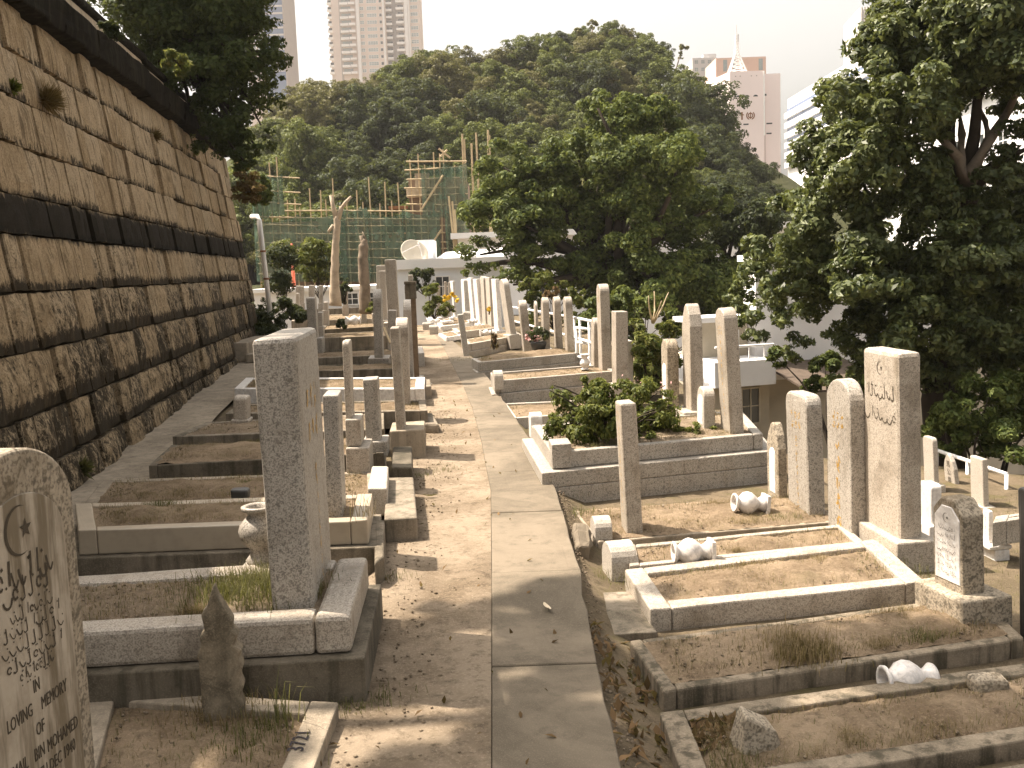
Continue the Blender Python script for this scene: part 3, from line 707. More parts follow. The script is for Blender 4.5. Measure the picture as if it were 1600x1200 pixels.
# ---- left tombstones
tomb('tallest near left pillar of speckled granite with gold characters on its path side', 424, 490, 518, 527, 945, .345, 'L', 4.3, 'flat', 'granite_grey', 'gold', xmt=461, bev=.022, rows=9, seed=1, t=None)
tomb('dark stained slab on the tiled grave right behind the tallest near pillar', 511, 535, 541, 617, 803, .302, 'L', 4, 'flat', 'granite_grey', 'dark', xmt=528, w=.26, seed=2, rows=10)
tomb('slender granite slab on a two-step pedestal', 540, 551, 555, 532, 654, 0, 'L', 4, 'soft', 'granite', None, xmt=546, w=.22, depth=8.0, base=[(.0, .065, .05, .08, -.22, 0), (.0, .13, .10, .12, -.51, -.222)], bmat='granite', seed=3)
tomb('short stocky granite pillar with stained top on a block pedestal', 572, 595, 598, 592, 688, 0, 'L', 4, 'flat', 'granite_grey', 'dark', xmt=590, w=.24, depth=8.7, base=[(.03, .06, .06, .06, -.14, 0), (.06, .02, .05, .1, -.5, -.142)], seed=4)
tomb('tall plain board-like granite slab leaning left on a wide concrete base', 619, 633, 636, 512, 671, 0, 'L', 4, 'flat', 'granite', 'dark', xmt=623, w=.30, depth=9.35, base=[(.06, .18, .05, .2, -.29, 0)], bmat='concrete', seed=5)
tomb('round-topped granite slab behind the board-like slab, on a block base', 622, 641, 645, 497, 640, 0, 'L', 4, 'round', 'granite', None, xmt=637, w=.34, depth=11.3, base=[(.1, .17, .06, .2, -.22, 0)], seed=6)
tomb('pinkish round-topped slab beside the brown post', 631, 646, 650, 469, 590, 0, 'L', 4, 'round', 'granite_pale', None, xmt=645, w=.46, depth=15.2, base=[(.1, .17, .06, .2, -.22, 0)], seed=7)
tomb('tall grey slab with rounded top and pale path side, leaning left', 585, 598, 603, 452, 559, 0, 'L', 4, 'round', 'granite_grey', 'dark', xmt=595, w=.42, depth=16, base=[(.1, .1, .08, .1, -.22, 0)], seed=8)
tomb('squat square-topped stone below the tall obelisk', 606, 619, 621, 485, 562, 0, 'L', 4, 'flat', 'granite', None, xmt=619, w=.3, depth=17.5, seed=9)
tomb('tallest far obelisk standing against the white house', 607, 624, 627, 405, 503, 0, 'L', 4, 'flat', 'granite', None, xmt=618, w=.34, depth=20.5, base=[(.1, .1, .1, .1, -.3, 0)], seed=10)
tomb('narrow flat-topped stone just left of the tall obelisk', 594, 605, 608, 423, 500, 0, 'L', 4, 'flat', 'granite_pale', 'dark', xmt=603, w=.3, depth=22, base=[(.1, .1, .1, .1, -.3, 0)], seed=11)
tomb('half-hidden pale stone behind the obelisk', 588, 602, 604, 415, 490, 0, 'L', 4, 'flat', 'granite_pale', None, xmt=602, w=.3, depth=24, base=[(.1, .1, .1, .1, -.3, 0)], seed=12)
tomb('plain grey pillar among the far left graves above the dark shrubs', 482, 496, 499, 464, 528, 0, 'L', 4, 'soft', 'granite_grey', None, xmt=492, w=.26, depth=19.6, base=[(.1, .1, .1, .1, -.3, 0)], seed=13)
tomb('rounded stub footstone by the wall walkway', 364, 386, 396, 620, 656, .28, 'L', 4, 'soft', 'granite', None, w=.22, bev=.02, base=[(.02, .02, .02, .02, -.25, 0)], seed=14)
for k, (xl, xm, xr, yt, yb, d, lab) in enumerate(((496, 504, 506, 488, 510, 20.5, 'small worn footstone right of the plain grey pillar'), (505, 512, 514, 472, 485, 24, 'small white footstone near the bare trunk'), (462, 467, 469, 458, 476, 28, 'small stub stone below the clipped bush'), (566, 571, 573, 448, 480, 26, 'brown slab behind the broken trunk'), (536, 543, 545, 448, 478, 29, 'pale slab right of the bare trunk'))):
    tomb(lab, xl, xm, xr, yt, yb, 0, 'L', 4, 'flat', 'granite_pale' if k < 3 else 'granite', None, w=.2, depth=d, seed=20 + k, base=[(.02, .02, .02, .02, -.4, 0)])
for k, (xl, xr, yt, yb, d, lab) in enumerate(((462, 475, 447, 474, 30, 'far dark slab behind the leafy shrub, leftmost'), (482, 492, 446, 474, 30.5, 'far dark slab behind the leafy shrub, middle one'), (498, 505, 446, 474, 31, 'far dark slab behind the leafy shrub, rightmost'))):
    tomb(lab, xl, xr - 1, xr, yt, yb, 0, 'L', 4, 'flat', 'granite_grey', None, w=.2, depth=d, seed=30 + k, base=[(.02, .02, .02, .02, -.6, 0)])
# brown post carrying a weathered block
c = PD(650, 560, 14.6); pst = thing('post', 'brown square post carrying a weathered block with a small finial', 'post', (c.x, c.y, zp(14.6)))
hh = PD(649, 467, 14.6).z - zp(14.6); mb = MB(); mb.box(-.035, .035, -.035, .035, -.1, hh); mkobj('shaft', mb.mesh('shaft', .006), 'dark_wood', pst)
h2 = PD(644, 439, 14.6).z - zp(14.6); mb = MB(); mb.box(-.11, .045, -.08, .08, hh, h2 - .05); mb.box(-.118, .053, -.088, .088, h2 - .05, h2); mkobj('block', mb.mesh('block', .01, 2, rough=.006), 'concrete_dark', pst)
mb = MB(); mb.box(-.06, .01, -.03, .03, h2, h2 + .09); mkobj('finial', mb.mesh('finial', .01), 'granite_pale', pst)
# leaning plank
a_ = PD(600, 512, 15.6); b_ = PD(610, 536, 15.4); mb = MB(); mb.tube([a_, b_], .022, 4); tag(mkobj('leaning_plank', mb.mesh('leaning_plank'), 'bamboo'), 'pale plank leaning against the tall rounded slab', 'plank')
# blocks and steps on the path side
block('kerb_block', 'pinkish granite end block below the two-step pedestal', 'kerb block', (574, 762), (605, 762), (607, 728), (581, 728), .27, .2, 'granite_pale', .015, 'loose granite blocks')
block('concrete_plinth', 'flat concrete plinth by the path, its near face stained', 'plinth', (600, 811), (652, 808), (646, 745), (604, 746), .16, .2, 'concrete_mid', .015, 'concrete plinths')
block('concrete_plinth', 'upper dark step behind the flat concrete plinth', 'plinth', (612, 730), (644, 730), (644, 697), (614, 698), .20, .2, 'concrete_dark', .015, 'concrete plinths')
block('concrete_plinth', 'foundation step jutting to the path beside the tiled grave', 'plinth', (585, 880), (600, 868), (601, 812), (585, 812), .15, .2, 'concrete_mid', .015, 'concrete plinths')
block('kerb_block', 'white block at the path edge below the brown post', 'kerb block', (650, 552), (663, 551), (660, 541), (650, 541), .40, .25, 'granite_pale', .015, 'loose granite blocks')
block('kerb_block', 'small grey block at the path edge beside the marble grave', 'kerb block', (664, 604), (674, 603), (672, 592), (663, 593), .26, .3, 'concrete_mid', .015, 'loose granite blocks')
mb = MB(); p = PD(668, 660, 11); mb.poly([(-.12, -.35), (.16, -.45), (.02, .4), (-.12, .4)], 0, .12); o = mkobj('sloped_kerb', mb.mesh('sloped_kerb', .02, 2, rough=.01), 'concrete_mid'); o.location = (p.x, p.y, .02); tag(o, 'low sloping concrete apron at the path edge', 'kerb')
# the two-part concrete seat at the wall
for lab, q, z, h in (('lower pale slab of the step block at the wall foot', [(374, 570), (393, 556), (386, 553), (368, 567)], .30, .16), ):
    c0 = PD(378, 575, 19.5); st_ = thing('step_block', 'pale two-level step block at the foot of the wall', 'step', (wallx(19.4, .2) + .35, 19.2, zp(19)))
    for x0, x1, y0_, y1_, z0_, z1_ in ((-.35, .0, -1.0, 1.0, 0, .36), (.002, .35, -1.2, 1.0, 0, .16)):
        mb = MB(); mb.box(x0, x1, y0_, y1_, z0_, z1_); mkobj('step', mb.mesh('step', .02), 'concrete', st_)
# carved grave marker
pm = PZ(352, 1120, .04); X, Y = axes(8)
mk = thing('carved_marker', 'dark carved stone marker with wavy edge and pointed tip in the nearest left grave', 'grave marker', M=frame(pm, X, Y, V((-.02, .0, 1)).normalized()))
pts = [(.078, 0), (.078, .12), (.068, .15), (.085, .19), (.072, .23), (.088, .27), (.075, .31), (.09, .335), (.06, .36), (.078, .40), (.055, .425), (.062, .455), (.045, .49), (.03, .52), (.012, .555), (-.002, .60)]
left_ = [(-.078, 0), (-.078, .30), (-.085, .325), (-.07, .35), (-.062, .375), (-.07, .40), (-.045, .425), (-.05, .46), (-.055, .49), (-.03, .52)]
mb = MB(); pr = pts + left_[::-1]; n = len(pr); mb.v = [(a, -.036, b - .06) for a, b in pr] + [(a, .036, b - .06) for a, b in pr]
mb.f = [tuple(range(n)), tuple(range(n, 2 * n))[::-1]] + [(i + n, (i + 1) % n + n, (i + 1) % n, i) for i in range(n)]
mkobj('slab', mb.mesh('slab', .009, 2), 'marker_stone', mk)
# vases on the left
p = PZ(410, 884, .32); vase('upright grey stone vase half hidden behind the tallest near pillar', frame(p, (1, 0, 0), (0, 1, 0), (0, 0, 1)), .98, 'granite_grey')
p = PD(550, 507, 20.6); vase('white marble urn lying on the dark-fronted far grave', lying(p + V((-.12, 0, .08)), 4), .95, 'marble_white')
# shards and rubble on the left graves
for k, (x, y, z, s, lab) in enumerate(((207, 873, .1, .05, 'tan lump of stone on the soil in front of the tiled grave'), (376, 778, .24, .06, 'dark pot-like lump on the tiled grave'))):
    mb = MB(); mb.box(-s, s, -s * .8, s * .8, -.01, s * 1.1); o = mkobj('rubble_stone', mb.mesh('rubble_stone', s * .3, 2, rough=s * .15), 'soil' if k == 0 else 'dark_stone'); o.location = PZ(x, y, z); tag(o, lab, 'stone')
# white drain pipe on the end of the wall
a_ = PD(405, 345, 22.2); b_ = PD(422, 484, 22.2); dp = thing('drain_pipe', 'white drain pipe running down the far end of the wall', 'pipe', b_)
mb = MB(); mb.tube([a_ - b_ + V((-.25, .4, .12)), a_ - b_ + V((-.06, .1, .1)), a_ - b_, (0, 0, -.1)], .055, 12); mkobj('pipe', mb.mesh('pipe', smooth=True), 'white_paint', dp)
for f_ in (.35, .66):
    mb = MB(); q = (a_ - b_) * f_; mb.tube([q - V((0, 0, .02)), q + V((0, 0, .02))], .066, 12); mkobj('bracket', mb.mesh('bracket'), 'rust', dp)

# ================================================================== RIGHT SIDE
g = -.17
grave('nearest right grave with a broken stump of stone and dry grass', [(1076, 1240), (1690, 1140), (1670, 1025), (1031, 1112)], -.09, .10, .12, 'kerb_mouldy', 'soil', -.03, .035, seed=41, fine=2.4, grass=2.0)
grave('low right grave kerb below the near one, mostly cut off by the frame', [(1250, 1330), (1750, 1240), (1700, 1175), (1150, 1262)], -.09, .08, .12, 'kerb_mouldy', 'soil', -.03, .03, seed=42, fine=1.5, grass=1)
grave('sandy mounded grave without visible kerb, with the small panelled headstone at its end', [(1036, 1079), (1600, 996), (1530, 928), (983, 1000)], -.075, .065, .12, 'kerb_mouldy', 'soil', -.004, .035, seed=43, fine=2.4, grass=1.6, bev=.012)
grave('bright granite kerbed grave leading to the big inscribed pillar', [(1016, 952), (1446, 908), (1370, 842), (976, 889)], -.045, .115, .135, 'granite', 'soil', -.03, .04, seed=44, fine=2, grass=1.1, joint=.14, bev=.010)
grave('narrow grave with a marble vase lying across it', [(984, 884), (1352, 848), (1318, 818), (978, 851)], -.06, .06, .13, 'granite', 'soil', -.02, .03, seed=45, fine=1.6, grass=1.3)
grave('open sandy grave bed in front of the three-tier grave', [(935, 846), (1312, 814), (1262, 772), (896, 797)], -.115, .045, .08, 'concrete', 'soil', .0, .03, seed=46, fine=1.8, grass=1.5)
grave('three-tier stepped granite grave filled by a green bush', [(862, 707), (1192, 677), (1158, 640), (832, 664)], .25, .085, .14, 'granite_grey', 'soil_grey', -.02, .03, tiers=((.10, .13), (.10, .18)), tmat='granite_grey', seed=47, grass=1.5, bev=.01)
grave('small grave with white marble corner pieces beside the path', [(800, 653), (985, 640), (965, 622), (784, 630)], .02, .06, .17, 'granite_pale', 'soil', -.03, .03, seed=48, grass=.4)
grave('grey granite grave with a curved footstone at the path end', [(773, 595), (965, 579), (940, 569), (766, 582)], .29, .07, .17, 'granite_grey', 'soil', -.03, .01, tiers=((.05, .19),), tmat='granite_grey', seed=49, grass=.6)
grave('raised dark granite grave below the row of five stones', [(747, 566), (905, 551), (888, 541), (737, 560)], .32, .07, .15, 'granite_grey', 'soil', -.01, .05, tiers=((.03, .17),), tmat='granite_grey', seed=50, grass=1.8)
grave('long plain grave under the leaning round-topped stone', [(729, 538), (815, 523), (805, 516), (722, 531)], .34, .1, .14, 'granite', 'soil', -.01, .04, tiers=((.03, .14),), tmat='granite', seed=51, grass=1.4)
grave('far right grave in front of the white tombstone row', [(715, 519), (782, 511), (772, 505), (706, 513)], .40, .1, .15, 'granite', 'soil', -.01, .03, tiers=((.02, .12),), seed=52, grass=1.4)
grave('small white edged grave at the far path bend', [(697, 527), (722, 523), (708, 517), (685, 521)], .36, .06, .1, 'marble_white', 'soil', -.01, .03, seed=53, grass=1)
grave('farthest right grave strewn with white stones and flowers', [(688, 510), (740, 503), (725, 494), (678, 500)], .42, .1, .15, 'marble_white', 'soil', -.01, .03, seed=54, grass=1)
block('kerb_block', 'granite post at the corner of the stepped grave with a round socket on top', 'kerb block', (862, 695), (893, 693), (887, 684), (857, 686), .315, .2, 'granite_grey', .008, 'loose granite blocks')
block('kerb_block', 'grey granite end kerb between the path and the green bush', 'kerb block', (846, 693), (853, 690), (838, 663), (830, 665), .19, .36, 'granite_grey', .008, 'loose granite blocks')

def footstone(label, px, py, z, w, d, h, th, mat='granite_pale'):
    p = PZ(px, py, z); X, Y = axes(th); o = thing('footstone', label, 'footstone', M=frame(p, X, Y, V((0, 0, 1))), group='footstones at the path end of graves')
    mb = MB(); mb.prism([(-w / 2, -.1), (w / 2, -.1), (w / 2, h - w * .45)] + [(w / 2 * cos(a), h - w * .45 + w * .45 * sin(a)) for a in [k * pi / 10 for k in range(1, 10)]] + [(-w / 2, h - w * .45)], -d / 2, d / 2)
    mkobj('slab', mb.mesh('slab', .006, 2), mat, o)
footstone('curved granite footstone nearest to the path slabs', 968, 899, g, .23, .16, .22, 10)
footstone('upright granite footstone behind the curved one', 940, 850, g, .19, .12, .20, 6)
footstone('curved footstone on the grey granite grave', 778, 596, .28, .22, .12, .15, 8)
footstone('small white footstone at the corner of the bushy grave', 837, 668, .12, .14, .12, .16, 8, 'marble_white')
footstone('pale footstone at the far bend, nearer of two', 678, 519, .36, .14, .2, .16, 5)
footstone('pale footstone at the far bend, farther of two', 667, 514, .36, .14, .2, .16, 5)

# ---- right tombstones
o, w, t_, hh, FMx = tomb('big pale inscribed pillar with crescent and two lines of script on a wide pedestal', 1351, 1407, 1443, 552, 843, 0, 'R', 5, 'flat', 'granite', None, xmt=1404, depth=5.98, base=[(.055, .06, .07, .06, -.235, 0)], bev=.028, seed=40)
rg = random.Random(9)
mkobj('moon_and_star', moon_star(.042).mesh('moon_and_star'), 'engraved', o, FMx(hh - .11))
for zc, wd_ in ((hh - .265, .8), (hh - .41, .85)): mkobj('inscription', script_line(rg, w * wd_, .115, 7).mesh('inscription'), 'engraved', o, FMx(zc))
tomb('round-topped pillar with large gold characters left of the big inscribed pillar', 1294, 1331, 1355, 597, 854, -.15, 'R', 5, 'round', 'granite_grey', 'gold', xmt=1328, rows=5, seed=41)
tomb('flat-topped pillar with a fine gold line of characters, two left of the big inscribed pillar', 1232, 1265, 1291, 619, 815, -.16, 'R', 5, 'soft', 'granite_grey', 'gold', xmt=1259, rows=11, seed=42, bev=.02)
tomb('pointed little stone with a pale arched panel beside the stepped grave', 1199, 1217, 1231, 663, 790, -.165, 'R', 5, 'gothic', 'granite_rough', None, xmt=1215, panel=(.13, .08, .44, 'round'), seed=43)
o, w, t_, hh, FMx = tomb('small chamfered headstone with crescent panel on a square base, near right', 1459, 1505, 1539, 786, 930, 0, 'R', 12, 'cham', 'granite_rough', None, xmt=1503, depth=4.86, base=[(.07, .09, .09, .07, -.20, 0)], panel=(.20, .04, .43, 'cham'), bev=.01, seed=44)
mkobj('moon_and_star', moon_star(.024).mesh('moon_and_star'), 'engraved', o, FMx(hh - .10, .0075))
for k in range(7): mkobj('inscription', script_line(rg, .15, .032, 8).mesh('inscription'), 'engraved', o, FMx(hh - .155 - k * .038, .0075))
tomb('slim pillar standing alone in the sand by the path, brown characters on its path side', 965, 980, 1005, 631, 837, -.12, 'R', 5, 'flat', 'granite', 'gold', xmt=969, bev=.016, rows=13, seed=45, w=.20)
tomb('tall round-topped pillar with gold characters on the stepped grave', 1126, 1141, 1163, 482, 676, .25, 'R', 5, 'round', 'granite', 'gold', xmt=1130, w=.27, rows=13, seed=46)
tomb('tall pointed pillar just left of the gold-lettered one on the stepped grave', 1068, 1080, 1100, 475, 642, .27, 'R', 5, 'gothic', 'granite', None, xmt=1077, w=.30, seed=47, base=[(.1, .1, .1, .1, -.3, 0)])
tomb('small arched stone with white panel between the two tall pillars', 1086, 1100, 1118, 606, 670, .25, 'R', 5, 'round', 'granite_pale', None, w=.24, panel=(.17, .03, .30, 'round'), seed=48)
tomb('arched stone with pale oval panel behind the green bush', 1033, 1044, 1062, 531, 645, .22, 'R', 5, 'round', 'granite_rough', None, xmt=1042, w=.26, panel=(.16, .12, .5, 'round'), seed=49, base=[(.1, .1, .1, .1, -.3, 0)])
tomb('tallest mid-row pillar with gold flecks, dark trees behind', 934, 941, 956, 444, 577, .28, 'R', 5, 'round', 'granite', 'gold', xmt=937, w=.30, rows=12, seed=50)
tomb('low round-topped stone tucked left of the tallest mid-row pillar', 918, 928, 936, 497, 572, .28, 'R', 5, 'round', 'granite', None, w=.28, seed=51)
tomb('square-cut stone right of the tallest mid-row pillar', 953, 963, 982, 487, 602, .2, 'R', 5, 'flat', 'granite', None, xmt=962, w=.30, seed=52, base=[(.05, .05, .05, .05, -.3, 0)])
tomb('short square stone in front of the square-cut one', 962, 968, 990, 533, 607, .1, 'R', 5, 'flat', 'granite_pale', None, xmt=967, w=.26, seed=53, base=[(.05, .05, .05, .05, -.3, 0)])
row5 = [(813, 819, 831, 470, 547, 811, 'round-topped leaning stone, first of the five beside the white rail'), (833, 838, 842, 471, 530, 836, 'thin stone half hidden, second of the five beside the white rail'), (842, 850, 860, 465, 549, 848, 'round-topped stone, middle of the five beside the white rail'), (863, 870, 880, 464, 547, 866, 'upright stone, fourth of the five beside the white rail'), (879, 887, 898, 464, 551, 883, 'domed stone with a stained path side, last of the five beside the white rail')]
for k, (xl, xm, xr, yt, yb, xt, lab) in enumerate(row5):
    tomb(lab, xl, xm, xr, yt, yb, .31, 'R', 5, 'round', 'granite', None if k in (1, 2) else 'dark', xmt=xt, w=.30, seed=60 + k)
far = [(703, 710, 714, 439, 494, 707, 'flat', 'first and farthest pale stone of the far white row'), (717, 727, 735, 436, 492, 724, 'soft', 'broad white stone, second of the far white row'), (736, 741, 746, 434, 503, 735, 'flat', 'leaning white stone, third of the far white row'), (745, 750, 756, 436, 506, 744, 'flat', 'narrow white stone, fourth of the far white row'), (753, 759, 765, 432, 507, 755, 'soft', 'beige stone with yellow flowers, fifth of the far white row'), (762, 768, 773, 433, 510, 764, 'flat', 'thin beige stone, sixth of the far white row'), (772, 779, 785, 436, 516, 774, 'flat', 'white stone with a line of characters, seventh of the far white row'), (787, 798, 807, 436, 523, 786, 'round', 'round-topped stone leaning left at the near end of the far white row')]
for k, (xl, xm, xr, yt, yb, xt, kd, lab) in enumerate(far):
    tomb(lab, xl, xm, xr, yt, yb, .40, 'R', 14, kd, 'marble_white' if k in (0, 1, 2, 3, 6) else 'granite_pale', 'dark' if k in (4, 6) else None, xmt=xt, w=.42, seed=70 + k, rows=12, base=[(.05, .05, .05, .05, -.3, 0)])
tomb('short post-like stone leaning left at the path bend', 720, 724, 733, 492, 553, .25, 'R', 5, 'flat', 'granite_pale', None, xmt=715, w=.22, seed=80)
for k, (xl, xm, xr, yt, yb, d, lab) in enumerate(((691, 694, 698, 440, 480, 30, 'thin brown slab left of the far white row'), (698, 700, 703, 441, 482, 29, 'thin brown slab touching the far white row'), (679, 683, 688, 446, 482, 31, 'grey slab behind the flowering shrub'))):
    tomb(lab, xl, xm, xr, yt, yb, 0, 'R', 5, 'flat', 'granite', None, w=.2, depth=d, seed=85 + k, base=[(.02, .02, .02, .02, -.5, 0)])
tomb('low curved-top stone lying behind the leaning post-like stone', 722, 724, 735, 487, 500, .42, 'R', 5, 'soft', 'granite_grey', None, w=.3, seed=90)
# lower terrace stones
lr = [(1444, 1460, 1468, 685, 758, 1457, 11.3, 'soft', 'granite_pale', None, 'pale pillar on the lower terrace directly right of the big inscribed pillar'), (1477, 1493, 1500, 712, 762, 1488, 11.6, 'gothic', 'granite_pale', 'chars', 'pointed stone with three dark characters in front of the stair rail'), (1517, 1537, 1546, 718, 792, 1535, 10.6, 'flat', 'granite_pale', None, 'plain beige pillar in front of the stair rail'), (1440, 1455, 1459, 758, 820, 1455, 8.6, 'soft', 'marble_white', None, 'white round-shouldered stone on the lower terrace'), (1535, 1545, 1552, 799, 849, 1545, 8.9, 'flat', 'marble_white', 'dark', 'small white marble stone on a slab on the lower terrace')]
for k, (xl, xm, xr, yt, yb, xt, d, kd, mt, ins, lab) in enumerate(lr):
    o, w, t_, hh, FMx = tomb(lab, xl, xm, xr, yt, yb, 0, 'R', 5, kd, mt, 'dark' if ins == 'dark' else None, xmt=xt, depth=d, w=None if k != 3 else .2, t=None if k != 3 else .1, seed=100 + k, base=[(.04, .05, .05, .05, -.45, -.0)] if k != 4 else [(.05, .12, .1, .05, -.04, 0), (.0, .1, .1, .05, -.3, -.042)])
    if ins == 'chars':
        for i, ch in enumerate('馬公墓'): mkobj('inscription', textmesh(ch, .085), 'engraved', o, FMx(hh - .15 - .10 * i))
grave('long grey kerbed grave on the lower terrace under the stair rail', [(1551, 817), (1640, 803), (1660, 792), (1556, 806)], -.62, .1, .22, 'granite_grey', 'soil', -.02, .02, seed=120, grass=1)
tomb('dark polished stone at the right edge of the picture', 1592, 1616, 1650, 768, 1012, -.17, 'R', 8, 'soft', 'dark_stone', None, xmt=1614, seed=121)
# vases and stump
p = PZ(1196, 803, -.11); vase('veined marble vase lying on sand before the stepped grave, its square foot to the right', lying(p + V((.01, .02, .072)), 188, tilt=.10), .80)
p = PZ(1114, 878, -.08); vase('marble vase lying across the narrow grave', lying(p + V((0, .02, .068)), 184), .78)
p = PZ(1468, 1072, -.14); vase('white marble vase sunk between two graves at the right', lying(p + V((.0, .03, .030)), 187), .80, 'marble_vein', False)
p = PZ(914, 577, .29); vase('small white vase turned upside down on the grey granite grave', frame(p + V((0, 0, .21)), (1, 0, 0), (0, -1, 0), (0, 0, -1)), .68, 'marble_white')
p = PZ(742, 505, .42); vase('small white vase lying below the far white row', lying(p + V((-.12, 0, .05)), -20), .6, 'marble_white')
p = PZ(755, 525, .36); vase('stubby white urn lying on the long plain grave', lying(p + V((-.06, 0, .06)), 10), .7, 'marble_white')
mb = MB(); mb.hexa([(-.095, -.085, -.05), (.10, -.07, -.05), (.10, .07, -.05), (-.08, .07, -.05), (-.055, -.06, .155), (.075, -.05, .08), (.07, .05, .10), (-.04, .05, .165)])
o = mkobj('broken_stump', mb.mesh('broken_stump', .012, 2, rough=.016), 'granite_rough'); p = PZ(1178, 1168, -.11); o.location = p; o.rotation_euler = (0, 0, .2); tag(o, 'broken stump of a carved stone in the nearest right grave', 'stone')
mb = MB(); mb.box(-.07, .07, -.05, .05, -.03, .05); o = mkobj('rubble_stone', mb.mesh('rubble_stone', .02, 2, rough=.02), 'granite_rough'); o.location = PZ(1545, 1075, -.10); tag(o, 'half-buried rough stone at the right end of the nearest right grave', 'stone')
mb = MB(); mb.box(-.05, .05, -.26, .30, -.12, .0); o = mkobj('broken_kerb', mb.mesh('broken_kerb', .02, 2, rough=.022), 'path_concrete'); p = PZ(910, 835, -.02); o.location = p; o.rotation_euler = (.0, .25, -.05); tag(o, 'broken concrete edging leaning at the path side by the footstones', 'kerb')
mb = MB(); mb.poly([(-.2, -.35), (.18, -.33), (.12, .33), (-.15, .33)], -.1, .0); o = mkobj('concrete_pad', mb.mesh('concrete_pad', .006, 2, rough=.004), 'concrete_mid'); o.location = PZ(962, 955, -.13); tag(o, 'dark concrete pad between the path slabs and the bright kerbed grave', 'pad')
# flower pot
p = PZ(842, 549, .31); pt = thing('potted_flowers', 'dark pot of drooping pinkish flowers in front of the five stones', 'potted plant', p)
mb = MB(); mb.lathe([(.10, 0), (.14, .12), (.14, .17), (.1, .17)], 14); mkobj('pot', mb.mesh('pot', smooth=True), 'dark_stone', pt)
pos, nr = crown_pts([((0, 0, .28), (.18, .18, .14))], 30, 500, 4); mkobj('foliage', leaf_mesh('foliage', pos, nr, .06, 5), 'leaf_dark', pt)
pos, nr = crown_pts([((-.06, -.05, .24), (.17, .15, .09))], 12, 60, 7); tag(mkobj('blooms', leaf_mesh('blooms', pos, nr, .045, 5, .9), 'pink_petal', pt), kind='stuff')

# ---- white pipe railings
def railing(label, pts, hs, posts, n):
    t = thing('railing', label, 'railing', pts[0])
    for h in hs:
        mb = MB(); mb.tube([V(p) - V(pts[0]) + V((0, 0, h)) for p in pts], .024, 10); mkobj('rail', mb.mesh('rail', smooth=True), 'rail_white', t)
    for f in posts:
        k = f * (len(pts) - 1); i = min(int(k), len(pts) - 2); p = V(pts[i]).lerp(V(pts[i + 1]), k - i) - V(pts[0])
        mb = MB(); mb.tube([p + V((0, 0, -.3)), p + V((0, 0, max(hs)))], .022, 8); mkobj('baluster', mb.mesh('baluster', smooth=True), 'rail_white', t)
A = PD(790, 478, 26); B = PD(897, 496, 17.2); C_ = PD(938, 505, 14.9)
railing('white pipe railing behind the row of five stones', [A - V((0, 0, 1.0)), B - V((0, 0, 1.0)), C_ - V((0, 0, 1.0))], (.30, .66, 1.0), (0, .2, .4, .5, .62, .8, .97), 6)
A = PD(1462, 703, 12.8); B = PD(1512, 720, 12.1); C_ = PD(1573, 741, 11.3)
railing('white stair handrail sloping down behind the lower terrace stones', [A - V((0, 0, .6)), B - V((0, 0, .6)), C_ - V((0, 0, .6))], (.28, .6), (.02, .5, .999), 3)
A = PD(900, 512, 16.6); B = PD(929, 515, 16.2)
railing('short white gate-like rail left of the tallest mid-row pillar', [A - V((0, 0, .6)), B - V((0, 0, .6))], (.12, .36, .6), (0, .99), 2)

# ================================================================== BUILDINGS
def bframe(P, d):                       # origin P, local x along d (horizontal), y pointing away from the viewer's side, z up
    X = V((d[0], d[1], 0)).normalized(); Y = V((-X.y, X.x, 0)); return frame(P, X, Y, V((0, 0, 1))), X, Y
WINC = {}
def window(t, x, z, w, h, y=0, pane='glass_dark', fr='white_paint', bars=1, d=.06, M=None, name='window'):
    """frame (a part) with a pane (a sub-part), set 3 cm proud of the wall plane y"""
    k = (round(w, 3), round(h, 3), bars, fr, pane)
    if k not in WINC:
        mb = MB(); b = min(w, h) * .08
        mb.box(-w / 2, w / 2, -d / 2, d, -h / 2, -h / 2 + b); mb.box(-w / 2, w / 2, -d / 2, d, h / 2 - b, h / 2)
        mb.box(-w / 2, -w / 2 + b, -d / 2 + .002, d, -h / 2 + b, h / 2 - b); mb.box(w / 2 - b, w / 2, -d / 2 + .002, d, -h / 2 + b, h / 2 - b)
        for i in range(bars): x_ = -w / 2 + w * (i + 1) / (bars + 1); mb.box(x_ - b * .3, x_ + b * .3, -d / 2 + .004, d, -h / 2 + b, h / 2 - b)
        if bars: mb.box(-w / 2 + b, w / 2 - b, -d / 2 + .006, d, -b * .3, b * .3)
        me = mb.mesh('window'); mb = MB(); mb.box(-w / 2 + b * .9, w / 2 - b * .9, 0, d, -h / 2 + b * .9, h / 2 - b * .9); mp = mb.mesh('pane')
        me.materials.append(MAT[fr]); mp.materials.append(MAT[pane]); WINC[k] = (me, mp)
    me, mp = WINC[k]
    o = bpy.data.objects.new(name, me); COL.objects.link(o); o.parent = t; o.matrix_local = M @ MX.Translation((x, y, z)) if M else MX.Translation((x, y, z))
    p = bpy.data.objects.new('pane', mp); COL.objects.link(p); p.parent = o
    return o
